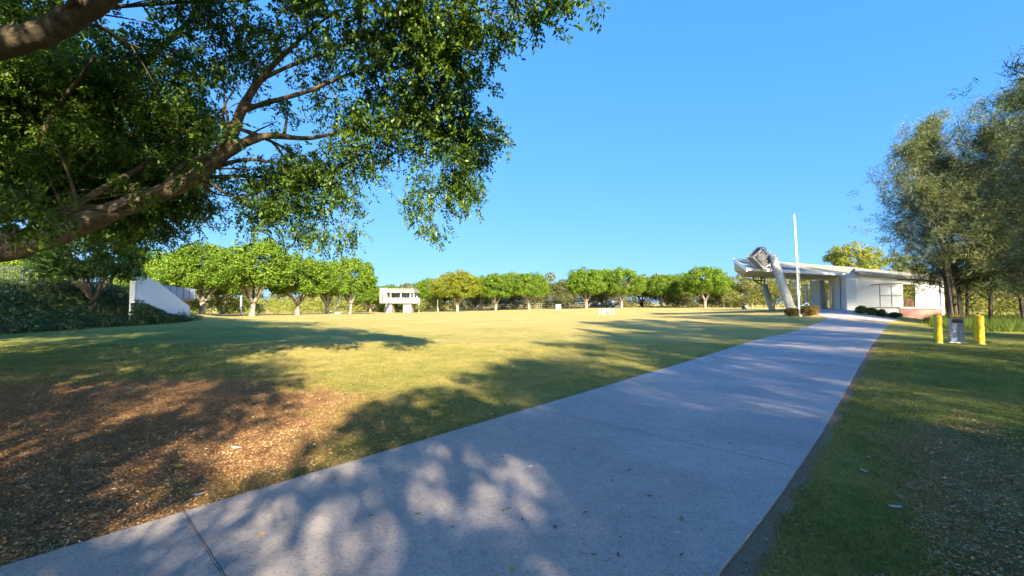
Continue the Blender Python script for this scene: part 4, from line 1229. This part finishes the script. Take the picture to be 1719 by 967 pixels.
m = MB(); slab(m, 678.5, 509.7, 692, 527, -1.0, 1.5); add(m, 'pier', M['conc_bldg'], gs)
m = MB(); m.tube([S(648, 526, -1.8), S(658, 509, -1.8)], .14, 6); m.tube([S(648, 522, -1.8), S(656, 508, -1.8)], .07, 5); add(m, 'stair', M['dark_steel'], gs)

# ------------------------------------------------------------------ small things on and round the field
wf = empty('wicket_frame', G(1019, 528)); tag(wf, 'white metal frame ringed with thin stakes standing on the field', 'frame')
q = wf.location.copy(); s = q.y / F
m = MB()
for dx in (-4.2, 5): m.box((q.x + dx * s, q.y, q.z + .38), (.17, .12, .76))
m.box((q.x + .4 * s, q.y, q.z + .72), (.76, .08, .1)); m.box((q.x + .4 * s, q.y, q.z + .52), (.76, .06, .05)); add(m, 'frame', M['white_steel'], wf)
for k, dx in enumerate((-13, -9.5, -7, 8.5, 11, 14)):
    add(MB().tube([(q.x + dx * s, q.y + (k % 2) * .8, q.z - .05), (q.x + dx * s, q.y + (k % 2) * .8, q.z + .78)], .035, 6), 'stake', M['white_steel'], wf)
wb = empty('equipment_box', at_px(937, 100)); tag(wb, 'small white box standing alone at the far edge of the field', 'box')
q = wb.location; add(MB().box((q.x, q.y, q.z + .55), (1.15, .8, 1.1)), 'body', M['white'], wb, bevel=.03)
add(MB().box((q.x, q.y, q.z + 1.14), (1.22, .88, .07)), 'lid', M['kerb'], wb)
sh = empty('shed', at_px(1024, 122)); tag(sh, 'grey-blue shed behind the far fig trees', 'shed')
q = sh.location
add(MB().box((q.x - 1.2, q.y, q.z + 1.2), (2.6, 3, 2.4)), 'wall', M['slate'], sh); add(MB().box((q.x + 1.6, q.y + .8, q.z + 1.25), (2.4, 3, 2.5)), 'side_wall', M['slate'], sh)
add(MB().box((q.x + .2, q.y + .3, q.z + 2.56), (6.0, 4.2, .12)), 'roof', M['dark_steel'], sh)
add(MB().box((q.x + 1.6, q.y - .72, q.z + 1.0), (.95, .05, 1.95)), 'door', M['blue_steel'], sh)
tp_ = empty('tarpaulin_cover', at_px(1001, 116)); tag(tp_, 'long dark domed pitch cover under the dense fig tree', 'cover')
q = tp_.location
loops = []
for k in range(9):
    t = -1 + 2 * k / 8; hh_ = .95 * math.sqrt(max(.02, 1 - t * t)); loops.append([Vector((q.x + t * 2.3, q.y + 1.2 * math.cos(a) , q.z + hh_ * max(0, math.sin(a)))) for a in [math.pi * j / 8 for j in range(9)]])
add(MB().quad_loops(loops), 'sheet', M['dark_steel'], tp_, smooth=True)
ff = empty('boundary_fence', at_px(830, 116)); tag(ff, 'thin grey boundary fence with slim posts along the far side', 'fence')
for k in range(16):
    p = at_px(700 + 19 * k, 116); add(MB().tube([p, p + Vector((0, 0, 1.5))], .05, 6), 'post', M['galv'], ff)
m = MB()
for h in (.35, .9, 1.45):
    m.tube([at_px(700 + 19 * k, 116) + Vector((0, 0, h)) for k in range(16)], .025, 4)
add(m, 'rail', M['galv'], ff)
for (px, Y, h, lab) in ((735, 104, 2.9, 'slim white post right of the grandstand'), (703, 101, 1.9, 'short white post under the grandstand parapet'), (405, 62, 2.6, 'white post left of the tallest fig trunk')):
    p = at_px(px, Y); r = empty('white_post', p); tag(r, lab, 'post')
    add(MB().tube([p - Vector((0, 0, .1)), p + Vector((0, 0, h))], .1, 8), 'shaft', M['white_steel'], r)
    add(MB().tube([p + Vector((0, 0, h)), p + Vector((0, 0, h + .06))], [.13, .1], 8), 'cap', M['white_steel'], r)
dr = empty('reel', at_px(1252, 90)); tag(dr, 'small white reel with a black rim on the grass below the canopy tip', 'reel')
q = dr.location
add(MB().tube([(q.x - .05, q.y, q.z + .5), (q.x - .35, q.y + .5, q.z + .5)], .65, 16), 'rim', M['black'], dr)
add(MB().tube([(q.x + .1, q.y - .25, q.z + .5), (q.x - .02, q.y - .05, q.z + .5)], .3, 14), 'hub', M['white_steel'], dr)
wsl = empty('concrete_slab', at_px(562, 72)); tag(wsl, 'low white slab lying beside the leaning fig trunk', 'slab')
q = wsl.location; add(MB().box((q.x, q.y, q.z + .15), (1.9, 1.0, .34)), 'block', M['white'], wsl, bevel=.05)

# ------------------------------------------------------------------ single fallen leaves and scraps on the path
def fallen(px, py, size, mat, label, name='fallen_leaf', cat='leaf', group=None, on_path=True, rs=0):
    rn = random.Random(rs); p = G(px, py); z = p.z + (TH + .003 if on_path else .02)
    n = 5; m = MB(); a = rn.uniform(0, 6.28); curl = rn.uniform(.1, .35)
    d = Vector((math.cos(a), math.sin(a), 0)); s = Vector((-d.y, d.x, 0)); wd = size * rn.uniform(.3, .5)
    rows = []
    for i in range(n + 1):
        t = i / n; hw = wd * math.sin(math.pi * min(.98, max(.03, t))) ** .8 * .5
        c = Vector((p.x, p.y, z)) + d * size * (t - .5) + Vector((0, 0, curl * size * (2 * t - 1) ** 2 * .6))
        rows.append([c - s * hw + Vector((0, 0, hw * curl * 1.6)), c, c + s * hw + Vector((0, 0, hw * curl * 1.6))])
    for r_ in rows: m.v += [tuple(q) for q in r_]
    for i in range(n):
        q = i * 3
        m.f += [(q, q + 1, q + 4, q + 3), (q + 1, q + 2, q + 5, q + 4)]
    o = m.build(name, mat, smooth=True)
    return tag(o, label, cat, group)
M['leaf_brown'] = plain('brown_dry_leaf', (.16, .10, .055), .8, .3, 30)
M['leaf_amber'] = plain('yellow_dry_leaf', (.62, .36, .05), .7, .25, 30)
M['leaf_pale'] = plain('pale_dry_leaf', (.52, .50, .47), .7, .15, 30)
M['leaf_green'] = plain('green_fallen_leaf', (.14, .17, .04), .6, .25, 30)
for i, (px, py, sz, mt, lab) in enumerate([
    (562, 810, .06, 'leaf_amber', 'yellow leaf in the brightest sun patch on the path edge'),
    (438, 905, .05, 'leaf_amber', 'yellow leaf on the path right of the metal joint strip'),
    (1090, 838, .075, 'leaf_green', 'greenish leaf, largest on the middle of the path'),
    (1145, 877, .07, 'leaf_green', 'tan-green leaf on the path below the largest greenish leaf'),
    (1038, 940, .055, 'leaf_brown', 'reddish brown leaf near the bottom of the path'),
    (890, 790, .09, 'leaf_pale', 'long pale curled leaf in the middle of the path'),
    (860, 963, .06, 'leaf_amber', 'yellowish leaf at the bottom edge of the picture on the path'),
    (708, 771, .05, 'leaf_amber', 'yellow leaf on the path edge below the second sun patch'),
    (964, 760, .06, 'leaf_green', 'greenish leaf in the small sun spot on the path'),
    (397, 757, .16, 'leaf_pale', 'pale scrap of bark on the brown mulch'),
    (333, 836, .09, 'leaf_pale', 'small pale scrap on the mulch near the joint strip'),
    (300, 788, .14, 'leaf_amber', 'orange strip of bark on the brown mulch'),
    (1503, 858, .10, 'leaf_pale', 'white scrap on the worn leafy patch right of the path'),
    (1451, 795, .08, 'leaf_pale', 'pale scrap at the top of the worn patch right of the path')]):
    fallen(px, py, sz, M[mt], lab, 'bark_scrap' if 'scrap' in lab or 'bark' in lab else 'fallen_leaf', 'scrap' if 'scrap' in lab or 'bark' in lab else 'leaf', None, px > 420 and px < 1300, i)
rn = random.Random(31)
k = 0
while k < 46:
    px = rn.uniform(600, 1330); py = 690 + 270 * rn.random() ** 1.3
    g = G(px, py); l_, r_ = path_side(np.array(g.x), np.array(g.y))
    if l_ > -.08 or r_ > -.08: continue
    pale = rn.random() < .3
    fallen(px, py, rn.uniform(.025, .055), M['leaf_pale' if pale else 'leaf_brown'], 'small pale leaf scrap among the litter on the path' if pale else 'small curled brown leaf among the litter on the path', 'fallen_leaf', 'leaf', 'pale scraps on the path' if pale else 'brown leaves on the path', True, 100 + k)
    k += 1
